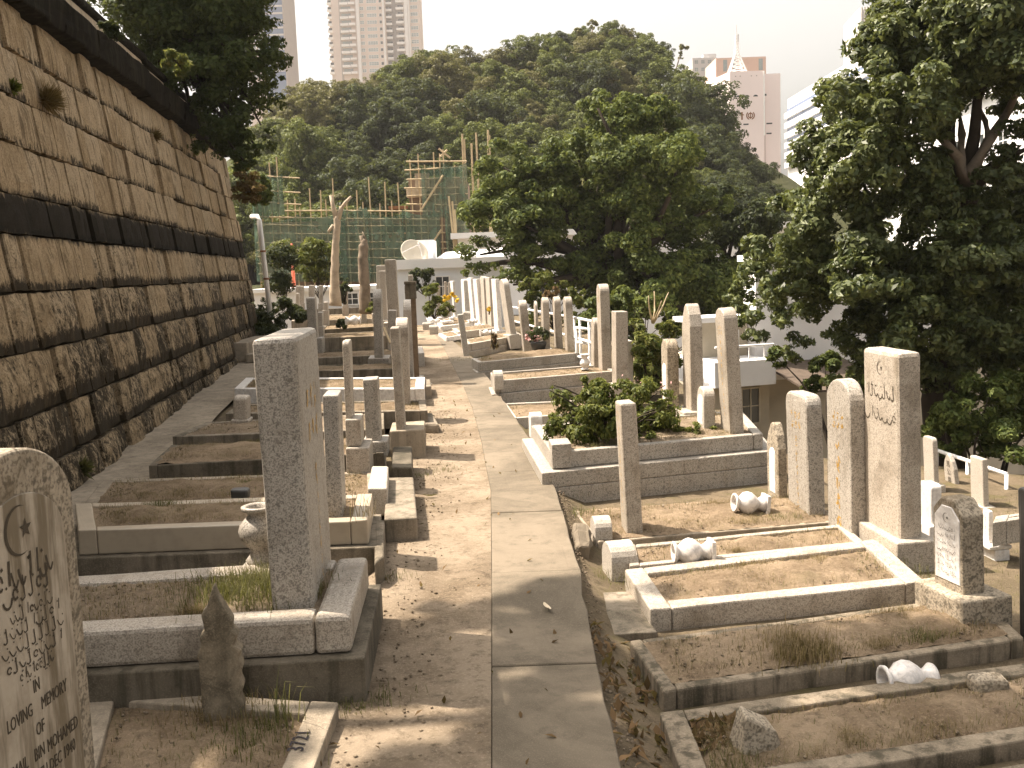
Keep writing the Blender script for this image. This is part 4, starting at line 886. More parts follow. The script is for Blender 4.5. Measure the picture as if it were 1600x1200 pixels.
# ---- residential tower far behind the hill
d = 450; k = d / F; P = PD(536, 430, d); Mx, X, Y = bframe(P, (1, .04)); tw = thing('residential_tower', 'tall pinkish beige residential tower with rows of balconies, behind the wooded hill', 'apartment tower', M=Mx)
def bx(t, name, mat, *a, bev=0):
    mb = MB(); mb.box(*a); return mkobj(name, mb.mesh(name, bev), mat, t)
Wd = 137 * k; top = 150
bx(tw, 'wall', 'tower_beige', 0, .62 * Wd, 0, 24, 0, top); bx(tw, 'wall', 'tower_recess', .62 * Wd + .01, .80 * Wd, 3, 24, 0, top); bx(tw, 'wall', 'tower_beige', .80 * Wd + .01, Wd, .5, 26, 0, top)
fx = lambda p: (p / 8 - 16) / 137 * Wd
for a, b, y_, m_ in ((452, 492, -1.2, 'tower_white'), (770, 792, -.9, 'tower_white'), (1030, 1072, -.9, 'tower_white'), (1074, 1098, -.6, 'tower_white')):
    bx(tw, 'pilaster', m_, fx(a), fx(b), y_, .6, 0, top)
bx(tw, 'recess_shade', 'tower_recess', fx(246), fx(272), -.05, .5, 0, top)  # flat dark strip on the wall, painting the shade of a set-back bay
bal = {}
def bay(x0, x1, y, z, proud, mat='tower_white', h=.95):
    key = (round(x1 - x0, 2), proud, h)
    if key not in bal:
        mb = MB(); mb.box(0, x1 - x0, -proud, 0, 0, .22); mb.box(0, x1 - x0, -proud, -proud + .12, .222, h); bal[key] = mb.mesh('balcony'); bal[key].materials.append(MAT[mat])
    o = bpy.data.objects.new('balcony', bal[key]); COL.objects.link(o); o.parent = tw; o.location = (x0, y, z)
fl = 10.15 * k
for i in range(15):
    z = (430 - 128) * k + i * fl
    window(tw, fx(330), z + 1.6, fx(392) - fx(275), 1.9, -.03, 'glass_pale', 'tower_recess', 2)
    bay(fx(262), fx(360), -.06, z, 1.6); bay(fx(366), fx(440), -.06, z + .1, 1.9)
    window(tw, fx(520), z + 1.5, fx(550) - fx(500), 1.5, -.03, 'glass_pale', 'tower_white', 1)
    window(tw, fx(640), z + 1.5, fx(702) - fx(582), 1.6, -.03, 'glass_pale', 'tower_white', 3)
    window(tw, fx(745), z + 1.5, fx(765) - fx(730), 1.4, -.03, 'glass_dark', 'tower_white', 0)
    bay(fx(800), fx(880), 2.95, z + .3, 2.4); window(tw, fx(840), z + 1.8, 2.6, 1.6, 2.97, 'glass_dark', 'tower_recess', 1)
    bay(fx(930), fx(1026), .45, z + .5, 1.7); window(tw, fx(985), z + 2.0, 2.6, 1.5, .47, 'glass_dark', 'tower_recess', 1)
    window(tw, fx(1150), z + 1.7, fx(1200) - fx(1110), 1.6, .47, 'glass_pale', 'tower_white', 2)
    bay(fx(108), fx(160), -.06, z + .2, 1.2); window(tw, fx(135), z + 1.7, 1.6, 1.5, -.03, 'glass_dark', 'tower_recess', 0)
# ---- blue glass tower
d = 380; k = d / F; P = PD(408, 430, d); Mx, X, Y = bframe(P, (1, 0)); bt = thing('office_tower', 'beige and blue glass tower, left of the residential tower', 'office tower', M=Mx)
bx(bt, 'wall', 'tower_beige', 0, 27 * k, 0, 20, 0, 125); bx(bt, 'glass_wall', 'glass_blue', 27 * k + .01, 58 * k, -.8, 20, 0, 130); bx(bt, 'corner_fin', 'tower_recess', 58 * k + .01, 60 * k, -1.2, 20, 0, 130)
for i in range(14):
    z = (430 - 130) * k + i * 10.5 * k
    window(bt, 10 * k, z, 9 * k, 1.5, -.03, 'glass_pale', 'tower_white', 2); window(bt, 21 * k, z, 8 * k, 1.5, -.03, 'glass_pale', 'tower_white', 1)
    bx(bt, 'spandrel', 'grey_block', 27.5 * k, 57.5 * k, -.9, -.82, z + 1.2, z + 1.9)
# ---- pink tower with emblem
d = 130; k = d / F; P = PD(1143, 400, d); Mx, X, Y = bframe(P, (1, .0)); pk = thing('pink_tower', 'pale pink windowless tower with a round emblem and a white lattice mast on its roof', 'tower', M=Mx)
ztop = (400 - 122) * k
mb = MB(); mb.poly([(0, 0), (52 * k, 0), (52 * k, 10), (-21 * k, 9), (-21 * k, 7.2)], 0, ztop); mkobj('wall', mb.mesh('wall'), 'tower_pink', pk)
bx(pk, 'stair_slab', 'tower_pink', 52.2 * k, 79 * k, .6, 10, 0, ztop - .3); bx(pk, 'rib', 'white_paint', 51 * k, 52.8 * k, -.12, .5, ztop - 8, ztop - .05)
bx(pk, 'groove', 'tower_recess', 54.5 * k, 55.2 * k, .55, .66, 8, ztop - 3.6)
for x in (13, 26, 39):
    mb = MB(); mb.v = [((x + 3.6 * cos(a)) * k, -.04, (400 - 160 + 2.6 * sin(a)) * k) for a in [i * pi / 8 for i in range(9)]] + [((x + 3.6 * cos(a)) * k, .05, (400 - 160 + 2.6 * sin(a)) * k) for a in [i * pi / 8 for i in range(9)]]
    mb.f = [tuple(range(9)), tuple(range(9, 18))[::-1]] + [(i + 9, (i + 1) % 9 + 9, (i + 1) % 9, i) for i in range(9)]; mkobj('arched_opening', mb.mesh('arched_opening'), 'glass_dark', pk)
window(pk, 56 * k, (400 - 157) * k, .3, .3, .58, bars=0); 
for x, y in ((8, 130), (15, 130), (32, 130), (40, 130)): bx(pk, 'vent', 'tower_recess', x * k, (x + 1.6) * k, -.03, .02, (400 - y) * k, (400 - y + 1.6) * k)
for x0, x1, y in ((20, 28, 202), (57, 66, 201), (57, 65, 216)): bx(pk, 'slot_window', 'glass_dark', x0 * k, x1 * k, (-.03 if x1 < 52 else .57), (.02 if x1 < 52 else .62), (400 - y) * k, (400 - y + 2) * k)
mb = MB(); cx, cz = 31 * k, (400 - 188) * k; R_ = 5.2 * k     # ring, upright blade and two curved blades
for i in range(20):
    a, b = 2 * pi * i / 20, 2 * pi * (i + 1) / 20; mb.add([(cx + R_ * .52 * cos(a), -.03, cz + R_ * .52 * sin(a)), (cx + R_ * .52 * cos(b), -.03, cz + R_ * .52 * sin(b)), (cx + R_ * .8 * cos(b), -.03, cz + R_ * .8 * sin(b)), (cx + R_ * .8 * cos(a), -.03, cz + R_ * .8 * sin(a))], [(0, 1, 2, 3)])
mb.add([(cx - R_ * .14, -.034, cz - R_), (cx + R_ * .14, -.034, cz - R_), (cx + R_ * .12, -.034, cz + R_ * .8), (cx, -.034, cz + R_ * 1.15), (cx - R_ * .12, -.034, cz + R_ * .8)], [(0, 1, 2, 3, 4)])
for s in (-1, 1):
    for i in range(8):
        a, b = -1.25 + 2.1 * i / 8, -1.25 + 2.1 * (i + 1) / 8
        mb.add([(cx + s * R_ * .98 * cos(a), -.032, cz + R_ * .98 * sin(a)), (cx + s * R_ * .98 * cos(b), -.032, cz + R_ * .98 * sin(b)), (cx + s * R_ * 1.3 * cos(b), -.032, cz + R_ * 1.3 * sin(b)), (cx + s * R_ * 1.3 * cos(a), -.032, cz + R_ * 1.3 * sin(a))], [(0, 1, 2, 3)])
mkobj('emblem', mb.mesh('emblem'), 'rust', pk)
mb = MB(); c = 18 * k; mb.box(c - .10, c + .10, -.03, .02, cz - .5, cz + .45); mb.box(c - .25, c + .25, -.034, .02, cz + .05, cz + .16); mkobj('emblem', mb.mesh('emblem'), 'rust', pk)
ms = thing('lattice_mast', 'white lattice antenna mast on the roof of the pink tower', 'mast', Mx @ V((19 * k, 3, ztop)))
mb = MB(); hb, hm = 16 * k, 5 * k; H1, H2 = 32 * k, 62 * k
for sx in (-1, 1):
    for sy in (-1, 1): mb.tube([(sx * 14 * k, sy * 1.0, 0), (sx * 3 * k, sy * .35, H1)], .11, 5); mb.tube([(sx * 3 * k, sy * .35, H1), (sx * .8 * k, sy * .1, H2)], .07, 5)
for i in range(5):
    a, b = i / 5, (i + 1) / 5; wa, wb = (14 - 11 * a) * k, (14 - 11 * b) * k
    mb.tube([(-wa, -1 + .65 * a, H1 * a), (wb, -1 + .65 * b, H1 * b)], .07, 4); mb.tube([(wa, -1 + .65 * a, H1 * a), (-wb, -1 + .65 * b, H1 * b)], .07, 4); mb.tube([(-wb, -1 + .65 * b, H1 * b), (wb, -1 + .65 * b, H1 * b)], .07, 4)
mkobj('lattice', mb.mesh('lattice'), 'rail_white', ms)
mb = MB()
for i in range(7): z = H1 + (H2 - H1) * (i + .3) / 7; mb.tube([(-3.4 * k * (1 if i % 2 else .4), 0, z), (3.6 * k * (1 if i % 3 else .5), 0, z + .2)], .06, 4); mb.box(2.2 * k, 3.4 * k, -.1, .1, z, z + .3)
mb.tube([(0, 0, H2), (0, 0, H2 + 1.2)], .05, 4); mkobj('aerial', mb.mesh('aerial'), 'grey_block', ms)
# ---- orange block, grey block and the pale slab blocks around the pink tower
d = 190; k = d / F; P = PD(1122, 400, d); Mx, X, Y = bframe(P, (1, 0)); t = thing('apartment_block', 'salmon coloured block with dark window strips behind the pink tower', 'apartment block', M=Mx)
bx(t, 'wall', 'orange_wall', 0, 76 * k, 0, 10, 0, 298 * k)
for x in (11, 26, 65): bx(t, 'window_strip', 'glass_pale', x * k, (x + 6) * k, -.05, .05, (298 - 20) * k, (298 - 3) * k)
d = 230; k = d / F; P = PD(1086, 400, d); Mx, X, Y = bframe(P, (1, 0)); t = thing('apartment_block', 'hazy grey block with square windows left of the salmon block', 'apartment block', M=Mx)
bx(t, 'wall', 'grey_block', 0, 35 * k, 0, 12, 0, 298 * k); bx(t, 'glass_strip', 'glass_pale', 22 * k, 36 * k, -1, -.1, 0, 276 * k)
for i in range(3):
    for j in range(2): window(t, (6 + 10 * i) * k, (298 - 6 - 11 * j) * k, 6 * k, 6 * k, -.03, 'glass_pale', 'grey_block', 1)
for x in (26, 36): bx(t, 'roof_tank', 'grey_block', x * k - 1, (x + 3) * k, 2, 4, 298 * k, 306 * k)
P = PD(1226, 395, 112); Q = PD(1760, 380, 50); dd = (Q - P); L = dd.length; Mx, X, Y = bframe(P, dd); bb = thing('banded_building', 'long white building with horizontal blue-grey bands, half hidden by the big right tree', 'building', M=Mx)
k = 112 / F; zt = (395 - 163) * k
bx(bb, 'wall', 'white_wall', 0, L, .4, 14, -12, zt); bx(bb, 'roof_shed', 'grey_block', 24 * k, 28 * k, 3, 5, zt, zt + 1.4)
for i in range(6): bx(bb, 'glazing_band', 'glass_blue', .02, L, .30, .41, zt - 1.5 - .78 * 1.35 * i, zt - 1.5 - .78 * 1.35 * i + .42); bx(bb, 'ledge', 'white_wall', .01, L, .0, .42, zt - 1.5 - .78 * 1.35 * i - .62, zt - 1.5 - .78 * 1.35 * i - .03)
for j in range(16):
    for i in range(2): window(bb, 2.0 + j * 3.1, zt - 10.4 - 3.0 * i, 1.3, 1.7, .37, 'glass_dark', 'white_wall', 1)
d = 160; k = d / F; P = PD(1342, 390, d); Mx, X, Y = bframe(P, (1, -.12)); t = thing('office_block', 'pale grey ribbed block rising behind the top of the big right tree', 'office block', M=Mx)
bx(t, 'wall', 'grey_block', 0, 90 * k, 0, 12, 0, (390 - 27) * k)
for i in range(22): bx(t, 'rib', 'tower_white', (1 + i * 4) * k, (2.6 + i * 4) * k, -.25, .1, 200 * k, (390 - 27) * k)
# ---- long white building behind the banyan
P = PD(716, 398, 47); Q = PD(1245, 372, 47); Mx, X, Y = bframe(P, Q - P); L = (Q - P).length; t = thing('white_building', 'long low white building glimpsed through the banyan trees', 'building', M=Mx)
bx(t, 'wall', 'white_wall', 0, L, 0, 8, -7, .72); bx(t, 'roof_slab', 'white_paint', -.3, L + .3, -.4, 8.4, .722, .98)
for j in range(7): window(t, 1.5 + j * 2.2, -1.4, 1.1, 1.2, -.03, 'glass_dark', 'white_paint', 1)
# ---- white house with the dish
P = PD(623, 480, 33.5); Q = PD(790, 476, 33.5); Mx, X, Y = bframe(P, Q - P); k = 33.5 / F; L = (Q - P).length
wh = thing('white_house', 'white flat-roofed house at the far end of the path', 'house', M=Mx)
bx(wh, 'wall', 'blue_white_wall', 0, L, 0, 7, -1.2, 58 * k); bx(wh, 'parapet', 'white_wall', -.12, L + .1, -.15, 7.1, 58 * k + .002, 73 * k); bx(wh, 'roof_box', 'white_wall', 21 * k, 53 * k, 1.2, 3.0, 73 * k, 104 * k)
bx(wh, 'roof_box', 'blue_white_wall', 38.5 * k, 53.5 * k, 1.1, 1.19, 74 * k, 103 * k)
mb = MB(); mb.hexa([(56 * k, 1, 73 * k), (L, 1, 73 * k), (L, 5, 73 * k), (56 * k, 5, 73 * k), (72 * k, 1.8, 84 * k), (L, 1.8, 88 * k), (L, 4, 88 * k), (72 * k, 4, 84 * k)]); mkobj('hipped_roof', mb.mesh('hipped_roof'), 'white_paint', wh)
window(wh, 70 * k, 30 * k, .5, .7, -.03)
P2 = PD(398, 482, 34); Q2 = PD(621, 480, 34); Mx2, X, Y = bframe(P2, Q2 - P2); L2 = (Q2 - P2).length
an = thing('annex', 'low white annex wall behind the far trees, left of the white house', 'house', M=Mx2)
bx(an, 'wall', 'white_wall', 0, L2, 0, 4, -1.2, 24 * k); bx(an, 'coping', 'white_paint', -.1, L2 + .02, -.12, 4.1, 24 * k + .002, 30 * k)
for x in (155, 190): window(an, x * k, 10 * k, .45, .42, -.03)
for x, h in ((175, 52), (214, 46)): 
    mb = MB(); mb.tube([(x * k, -.3, -.5), (x * k, -.3, h * k)], .05, 8); mkobj('standpipe', mb.mesh('standpipe'), 'white_paint', an)
c = PD(648, 394, 34.0); ds = thing('satellite_dish', 'large cream satellite dish on the roof of the white house', 'satellite dish', c)
mb = MB(); R_ = 22 * k; A_ = frame(V((0, 0, 0)), *[V(v) for v in ((0, 0, 0), (0, 0, 0), (0, 0, 0))]); ax = V((.40, -.75, .52)).normalized(); a1 = ax.cross(V((0, 0, 1))).normalized(); a2 = ax.cross(a1)
n = 28; rings = [(0.0, -.16), (.35, -.14), (.7, -.08), (1.0, 0.0), (1.03, -.01), (.7, -.11), (.35, -.17), (0.0, -.19)]
for r_, z_ in rings: mb.v += [tuple((a1 * cos(2 * pi * i / n) + a2 * sin(2 * pi * i / n) * 1.05) * max(r_, .004) * R_ + ax * z_) for i in range(n)]
for j in range(len(rings) - 1):
    for i in range(n): mb.f.append((j * n + i, j * n + (i + 1) % n, (j + 1) * n + (i + 1) % n, (j + 1) * n + i))
mkobj('reflector', mb.mesh('reflector', smooth=True), 'dish_cream', ds)
mb = MB(); q = ax * .45
for a in (0, 2.1, 4.2): mb.tube([(a1 * cos(a) + a2 * sin(a)) * R_ * .95, q], .012, 5)
mb.tube([q - ax * .06, q + ax * .04], .04, 6); mb.tube([ax * -.18, V((0, .25, -.5))], .05, 6); mkobj('feed_arm', mb.mesh('feed_arm'), 'grey_block', ds)
# ---- building under construction: bamboo scaffold and green netting
D_ = 48.0; k = D_ / F; P = PD(402, 446, D_); Q = PD(735, 434, D_); Mx, X, Y = bframe(P, Q - P); L = (Q - P).length
cb = thing('construction_site', 'unfinished block wrapped in bamboo scaffolding and green netting below the hill', 'construction site', M=Mx)
sx = lambda p: (p - 402) * k; sz_ = lambda px, py: (446 - .036 * (px - 402) - py) * k
bx(cb, 'wall', 'raw_brick', 0, sx(640), 1.0, 7, -2, sz_(520, 345)); bx(cb, 'wall', 'raw_brick', sx(640) + .02, sx(730), 1.1, 7, -2, sz_(690, 278)); bx(cb, 'slab', 'concrete', sx(652), sx(674), .7, 1.09, sz_(660, 300), sz_(660, 272)); bx(cb, 'slab', 'plaster', sx(639), sx(668), .3, 1.08, sz_(650, 309), sz_(650, 296))
for i in range(5): bx(cb, 'floor_slab', 'concrete_mid', .01, sx(640), .75, .999, sz_(520, 350 + 20 * i), sz_(520, 347 + 20 * i))
for i in range(3): bx(cb, 'timber_shutter', 'rust', sx(610 - 2 * i), sx(640), .4, .7, sz_(620, 328 + 22 * i), sz_(620, 323 + 22 * i))
rg = random.Random(12)
tops = {527: 282, 555: 300, 583: 280, 605: 287, 630: 288, 440: 250, 428: 258, 508: 300, 487: 297}
px_ = 408
while px_ < 735:
    near = min(tops, key=lambda a: abs(a - px_)); tp = tops[near] if abs(near - px_) < 6 else (rg.uniform(312, 328) if px_ < 640 else rg.uniform(238, 262))
    mb = MB(); x = sx(px_); lean = rg.uniform(-.1, .1); mb.tube([(x, rg.uniform(-.1, .1), -2), (x + lean, 0, sz_(px_, tp))], .035 if px_ % 3 else .045, 6); mkobj('bamboo_pole', mb.mesh('bamboo_pole'), 'bamboo', cb); px_ += rg.uniform(9, 14)
for a, tp in ((729, 214), (732, 222), (742, 228), (752, 212), (766, 208), (768, 216)):
    mb = MB(); mb.tube([(sx(a), .2, 0), (sx(a) + rg.uniform(-.1, .1), .2, sz_(a, tp))], .05, 6); mkobj('bamboo_pole', mb.mesh('bamboo_pole'), 'bamboo', cb)
for a, b, t1, t2 in ((706, 712, 310, 400), (711, 714, 318, 400), (714, 716, 330, 400)): 
    mb = MB(); mb.tube([(sx(b), -.6, sz_(b, t2)), (sx(a), -.6, sz_(a, t1))], .05, 6); mkobj('bamboo_pole', mb.mesh('bamboo_pole'), 'bamboo', cb)
for y_ in [331, 343, 355, 367, 379, 391, 403, 415, 427]:
    mb = MB(); mb.tube([(sx(406 if y_ > 340 else 452), -.08, sz_(406, y_) + rg.uniform(-.1, .1)), (sx(520), -.1, sz_(520, y_)), (sx(690 if y_ < 350 else 735), -.08, sz_(690, y_) + rg.uniform(-.1, .1))], .035, 6); mkobj('bamboo_ledger', mb.mesh('bamboo_ledger'), 'bamboo', cb)
for y_ in [257, 270, 284, 297, 309, 321]:
    mb = MB(); mb.tube([(sx(638 + rg.uniform(-4, 4)), -.1, sz_(638, y_)), (sx(735), -.1, sz_(735, y_) + rg.uniform(-.2, .2))], .035, 6); mkobj('bamboo_ledger', mb.mesh('bamboo_ledger'), 'bamboo', cb)
for y_ in [278, 300, 318]:
    mb = MB(); mb.tube([(sx(406), -.1, sz_(406, y_)), (sx(478), -.1, sz_(478, y_ + 4))], .03, 6); mkobj('bamboo_ledger', mb.mesh('bamboo_ledger'), 'bamboo', cb)
for (a, b, c_, d_) in ((662, 331, 698, 278), (695, 250, 706, 240), (693, 238, 710, 252), (678, 380, 692, 360)):
    mb = MB(); mb.tube([(sx(a), -.3, sz_(a, b)), (sx(c_), -.3, sz_(c_, d_))], .045, 6); mkobj('bamboo_brace', mb.mesh('bamboo_brace'), 'bamboo', cb)
def net(x0, x1, t0, t1, b0, b1, seed):
    mb = MB(); n, m_ = 18, 12
    for j in range(m_ + 1):
        for i in range(n + 1):
            u, w = i / n, j / m_; a = x0 + (x1 - x0) * u; tp = t0 + (t1 - t0) * u + 6 * sin(pi * u); bt = b0 + (b1 - b0) * u
            yy = bt + (tp - bt) * w; mb.v.append((sx(a), -.22 + .10 * sin(u * 19 + seed) * (1 - .4 * w) + .12 * NZ.noise(V((a * .1, yy * .06, seed))), sz_(a, yy)))
    for j in range(m_):
        for i in range(n): mb.f.append((j * (n + 1) + i, j * (n + 1) + i + 1, (j + 1) * (n + 1) + i + 1, (j + 1) * (n + 1) + i))
    mkobj('netting', mb.mesh('netting', smooth=True), 'green_net', cb)
net(403, 427, 277, 277, 346, 344, 1); net(426, 452, 276, 276, 342, 338, 2); net(404, 470, 345, 340, 440, 438, 3); net(470, 545, 338, 333, 440, 438, 4); net(534, 580, 325, 326, 440, 440, 5); net(578, 634, 334, 336, 440, 440, 6); net(632, 690, 330, 334, 440, 440, 7); net(664, 700, 266, 262, 340, 342, 8); net(698, 735, 260, 258, 440, 440, 9)
# ---- cream and white house below the terrace, right
C0 = PD(1183, 662, 19.5); Mx, X, Y = bframe(C0, (.96, .28)); ch = thing('hillside_house', 'cream and white two-storey house below the terrace behind the right tombstones', 'house', M=Mx)
zc = lambda py: PD(1183, py, 19.5).z - C0.z
k = 19.5 / F
bx(ch, 'lower_wall', 'cream_wall', 0, 9, 0, 7, -4, zc(596)); bx(ch, 'upper_wall', 'white_wall', -.02, 9.2, -.02, .45, zc(596) + .002, zc(408)); bx(ch, 'roof_slab', 'white_paint', -.1, 9.3, -.1, .55, zc(408) + .002, zc(398))
# the side wing that faces the cemetery, with its windows
mb = MB(); mb.box(-1.2, -.03, -.5, .8, -4, zc(594)); mkobj('lower_wall', mb.mesh('lower_wall'), 'cream_wall', ch); bx(ch, 'balcony', 'white_wall', -1.3, -.03, -.75, .8, zc(594) + .002, zc(556)); bx(ch, 'upper_wall', 'cream_wall', -1.2, -.03, .3, .8, zc(556) + .002, zc(500)); bx(ch, 'roof_slab', 'white_paint', -1.35, -.03, -.1, .9, zc(500) + .002, zc(492))
for i in range(4): 
    mb = MB(); mb.tube([(-1.2 + .32 * i, -.70, zc(556)), (-1.2 + .32 * i, -.70, zc(534))], .015, 6); mkobj('baluster', mb.mesh('baluster'), 'rail_white', ch)
mb = MB(); mb.tube([(-1.27, -.70, zc(534)), (-.05, -.70, zc(534))], .025, 6); mkobj('handrail', mb.mesh('handrail'), 'rail_white', ch)
window(ch, -.45, (zc(598) + zc(655)) / 2, .42, zc(598) - zc(655), -.53, 'glass_dark', 'cream_wall', 1)
window(ch, -.45, (zc(515) + zc(552)) / 2, .42, zc(515) - zc(552), .27, 'glass_dark', 'white_paint', 2)
for x, yy in ((2.35, 412), (3.3, 470), (1.0, 468), (4.9, 440)): window(ch, x, zc(yy), .45, .62, -.05, 'glass_dark', 'white_paint', 1)
mb = MB(); mb.hexa([(.08, -1.7, zc(600)), (1.9, -1.7, zc(600)), (1.9, -.03, zc(570)), (.08, -.03, zc(570)), (.08, -1.7, zc(597)), (1.9, -1.7, zc(597)), (1.9, -.03, zc(567)), (.08, -.03, zc(567))]); mkobj('lean_to_roof', mb.mesh('lean_to_roof'), 'tar_roof', ch)
for x in (.12, 1.75): 
    mb = MB(); mb.box(x, x + .1, -1.62, -1.52, -4, zc(600)); mkobj('post', mb.mesh('post'), 'cream_wall', ch)

# ================================================================== TREES AND PLANTS
def lob(l, d0, jit=.0, seed=1, sc=1.0):
    rg = random.Random(seed); out = []
    for it in l:
        px, py, r = it[:3]; d = d0 + (it[3] if len(it) > 3 else rg.uniform(-jit, jit)); rr = r * d / F * sc; out.append((PD(px, py, d), (rr, rr * 1.1, rr * .85)))
    return out
# ---- the big tree on the right
RT = [(1565, 40, 100), (1455, 50, 80), (1385, 95, 62), (1500, 110, 62), (1335, 165, 60), (1420, 165, 64), (1300, 160, 34), (1275, 240, 46), (1345, 260, 68), (1415, 255, 52), (1248, 318, 44), (1310, 335, 66), (1390, 345, 56), (1212, 385, 42), (1268, 420, 56), (1345, 440, 60), (1222, 455, 40), (1190, 505, 38), (1275, 505, 36), (1345, 520, 50), (1435, 440, 56), (1430, 520, 60), (1560, 370, 74, 1.2), (1585, 460, 80, 1.0), (1545, 540, 60, .5), (1315, 588, 34), (1475, 590, 40), (1610, 230, 50), (1630, 90, 80), (1470, 345, 46), (1520, 440, 60, 1.5), (1640, 340, 90, 1), (1480, 400, 60, -.9), (1530, 430, 60, -1.0), (1585, 400, 60, -.8), (1500, 480, 50, -.8), (1560, 500, 50, -1), (1470, 300, 46, -.3), (1575, 300, 50, .5), (1400, 440, 50, .8), (1310, 250, 50, .6), (1250, 400, 46, .8), (1380, 180, 50, .5), (1440, 110, 56, .7), (1385, 500, 46, .3), (1600, 560, 60, 0), (1445, 330, 50, -.6), (1460, 480, 50, -.6), (1520, 520, 50, -.8), (1420, 570, 46, -.3), (1380, 560, 44, 0), (1480, 560, 50, -.6), (1590, 640, 56, 0), (1540, 330, 40, -.5), (1260, 360, 44, .5), (1300, 460, 50, .6), (1360, 390, 50, -.5), (1500, 60, 60, -.6), (1560, 110, 50, .6), (1478, 185, 36, -.4), (1552, 285, 38, -.6), (1585, 160, 38, .6), (1448, 262, 40, -.3), (1400, 60, 46, -.4), (1290, 300, 40, -.3), (1168, 432, 34, 2.6), (1192, 418, 30, 2.8), (1203, 470, 32, 2.2), (1152, 478, 30, 2.8), (1235, 500, 34, 2), (1240, 545, 26, 2), (1230, 430, 40, -.2), (1560, -40, 110), (1450, -30, 70)]
base = PD(1500, 600, 14.6); base.z = -4.2; fork = PD(1508, 300, 14.4)
bt_ = tree('broadleaf_tree', 'huge dark broadleaf tree with forking bare limbs filling the right side', base, fork, lob(RT, 14.0, 1.1, 3), 1350, 270000, .088, 'leaf_big', 'bark_dark', .33, 31, sub=.36, asp=.46, limbs=[0, 3, 4, 8, 14, 20, 22, 27])
mb = MB(); rg = random.Random(2)
for pts, r_ in (([(1508, 300), (1520, 265), (1545, 220), (1572, 180), (1600, 120)], .12), ([(1508, 300), (1500, 250), (1503, 210), (1497, 160), (1505, 110)], .09), ([(1500, 250), (1470, 215), (1445, 190), (1420, 150)], .07), ([(1545, 220), (1540, 190), (1520, 150)], .06), ([(1508, 300), (1450, 290), (1390, 270), (1345, 255)], .08)):
    P_ = [PD(a, b, 13.9 + .3 * sin(a)) - base for a, b in pts]; mb.tube(P_, [r_ * (1 - .7 * i / (len(P_) - 1)) for i in range(len(P_))], 8)
mkobj('limb', mb.mesh('limb', smooth=True), 'bark_grey', bt_)  # paler bark than the trunk paints these limbs as sunlit
# lighter thicket below it
SH = [(1500, 640, 46), (1545, 620, 46), (1590, 620, 50), (1530, 690, 40), (1580, 690, 50), (1480, 680, 34), (1620, 660, 50), (1500, 560, 40, 1)]
b2 = PD(1545, 740, 12.6); b2.z = -3
tree('leafy_shrub', 'dense lighter green thicket behind the stair rail at the lower right', b2, b2 + V((0, 0, 1.2)), lob(SH, 13.0, .6, 4), 140, 17000, .075, 'leaf_banyan', 'bark_dark', .08, 33, asp=.42, cat='shrub')
SH = [(1215, 560, 20), (1290, 575, 26), (1340, 600, 30), (1265, 600, 20)]
b2 = PD(1300, 700, 15); b2.z = -4
tree('leafy_shrub', 'small bushy tree beside the lean-to roof of the cream house', b2, b2 + V((0, 0, 3)), lob(SH, 15.5, .4, 5), 50, 5000, .09, 'leaf_banyan', 'bark_dark', .07, 34, asp=.45, cat='shrub')
# ---- banyans in the middle distance
MT = [(962, 195, 50), (1012, 190, 44), (905, 250, 52), (980, 268, 62), (1058, 262, 52), (850, 300, 56), (785, 262, 42), (765, 328, 46), (822, 352, 56), (905, 350, 62), (985, 345, 60), (1060, 340, 58), (1118, 322, 32), (752, 398, 36), (838, 415, 46), (925, 432, 60), (1025, 440, 66), (1100, 430, 50), (1080, 495, 50), (985, 480, 44), (728, 418, 26), (900, 470, 36), (1040, 222, 46), (935, 168, 26), (1000, 395, 40, 1.5), (1000, 500, 40), (940, 480, 40), (1060, 455, 56), (1120, 455, 46), (1130, 510, 36), (800, 445, 30)]
base = PD(960, 500, 30); base.z = -2.5
tree('banyan_tree', 'broad lit banyan tree in the middle behind the right tombstones', base, PD(955, 400, 30), lob(MT, 29.5, 1.5, 6), 700, 130000, .125, 'leaf_banyan', 'bark_dark', .45, 35, sub=.33)
MT2 = [(1150, 360, 44), (1165, 425, 38), (1110, 470, 40), (1190, 345, 36), (1215, 400, 30), (1130, 320, 36), (1160, 470, 30), (1100, 380, 30)]
base = PD(1140, 500, 32); base.z = -3
tree('banyan_tree', 'darker round tree between the lit banyan and the big right tree', base, PD(1140, 430, 32), lob(MT2, 32, 1, 7), 220, 40000, .12, 'leaf_dark', 'bark_dark', .3, 36, sub=.36)
# ---- trees on the terrace above the wall
LT = [(255, 35, 70), (330, 55, 74), (392, 95, 50), (412, 55, 34), (300, 125, 52), (365, 160, 46), (418, 145, 26), (215, 10, 52), (345, 195, 30), (300, -70, 110), (200, -80, 90), (385, -20, 56), (420, 90, 26), (290, 10, 60), (360, 20, 60), (300, 70, 60), (350, 110, 56), (250, -10, 60), (390, 140, 40), (330, 150, 40), (265, 95, 44), (405, 195, 24), (330, 225, 30), (300, 190, 34), (370, 200, 34), (270, 150, 34), (390, 225, 24), (235, 110, 30), (402, 235, 24), (395, 170, 32), (432, 115, 24), (372, 245, 22), (425, 175, 22)]
base = PD(290, 140, 18); base.z = ct + .1; base.x -= .6
tree('terrace_tree', 'dark tree leaning over the top of the retaining wall', base, base + V((.4, -.2, 1.4)), lob(LT, 17.8, .6, 8), 560, 120000, .085, 'leaf_terrace', 'bark_dark', .2, 37)
rg = random.Random(21)
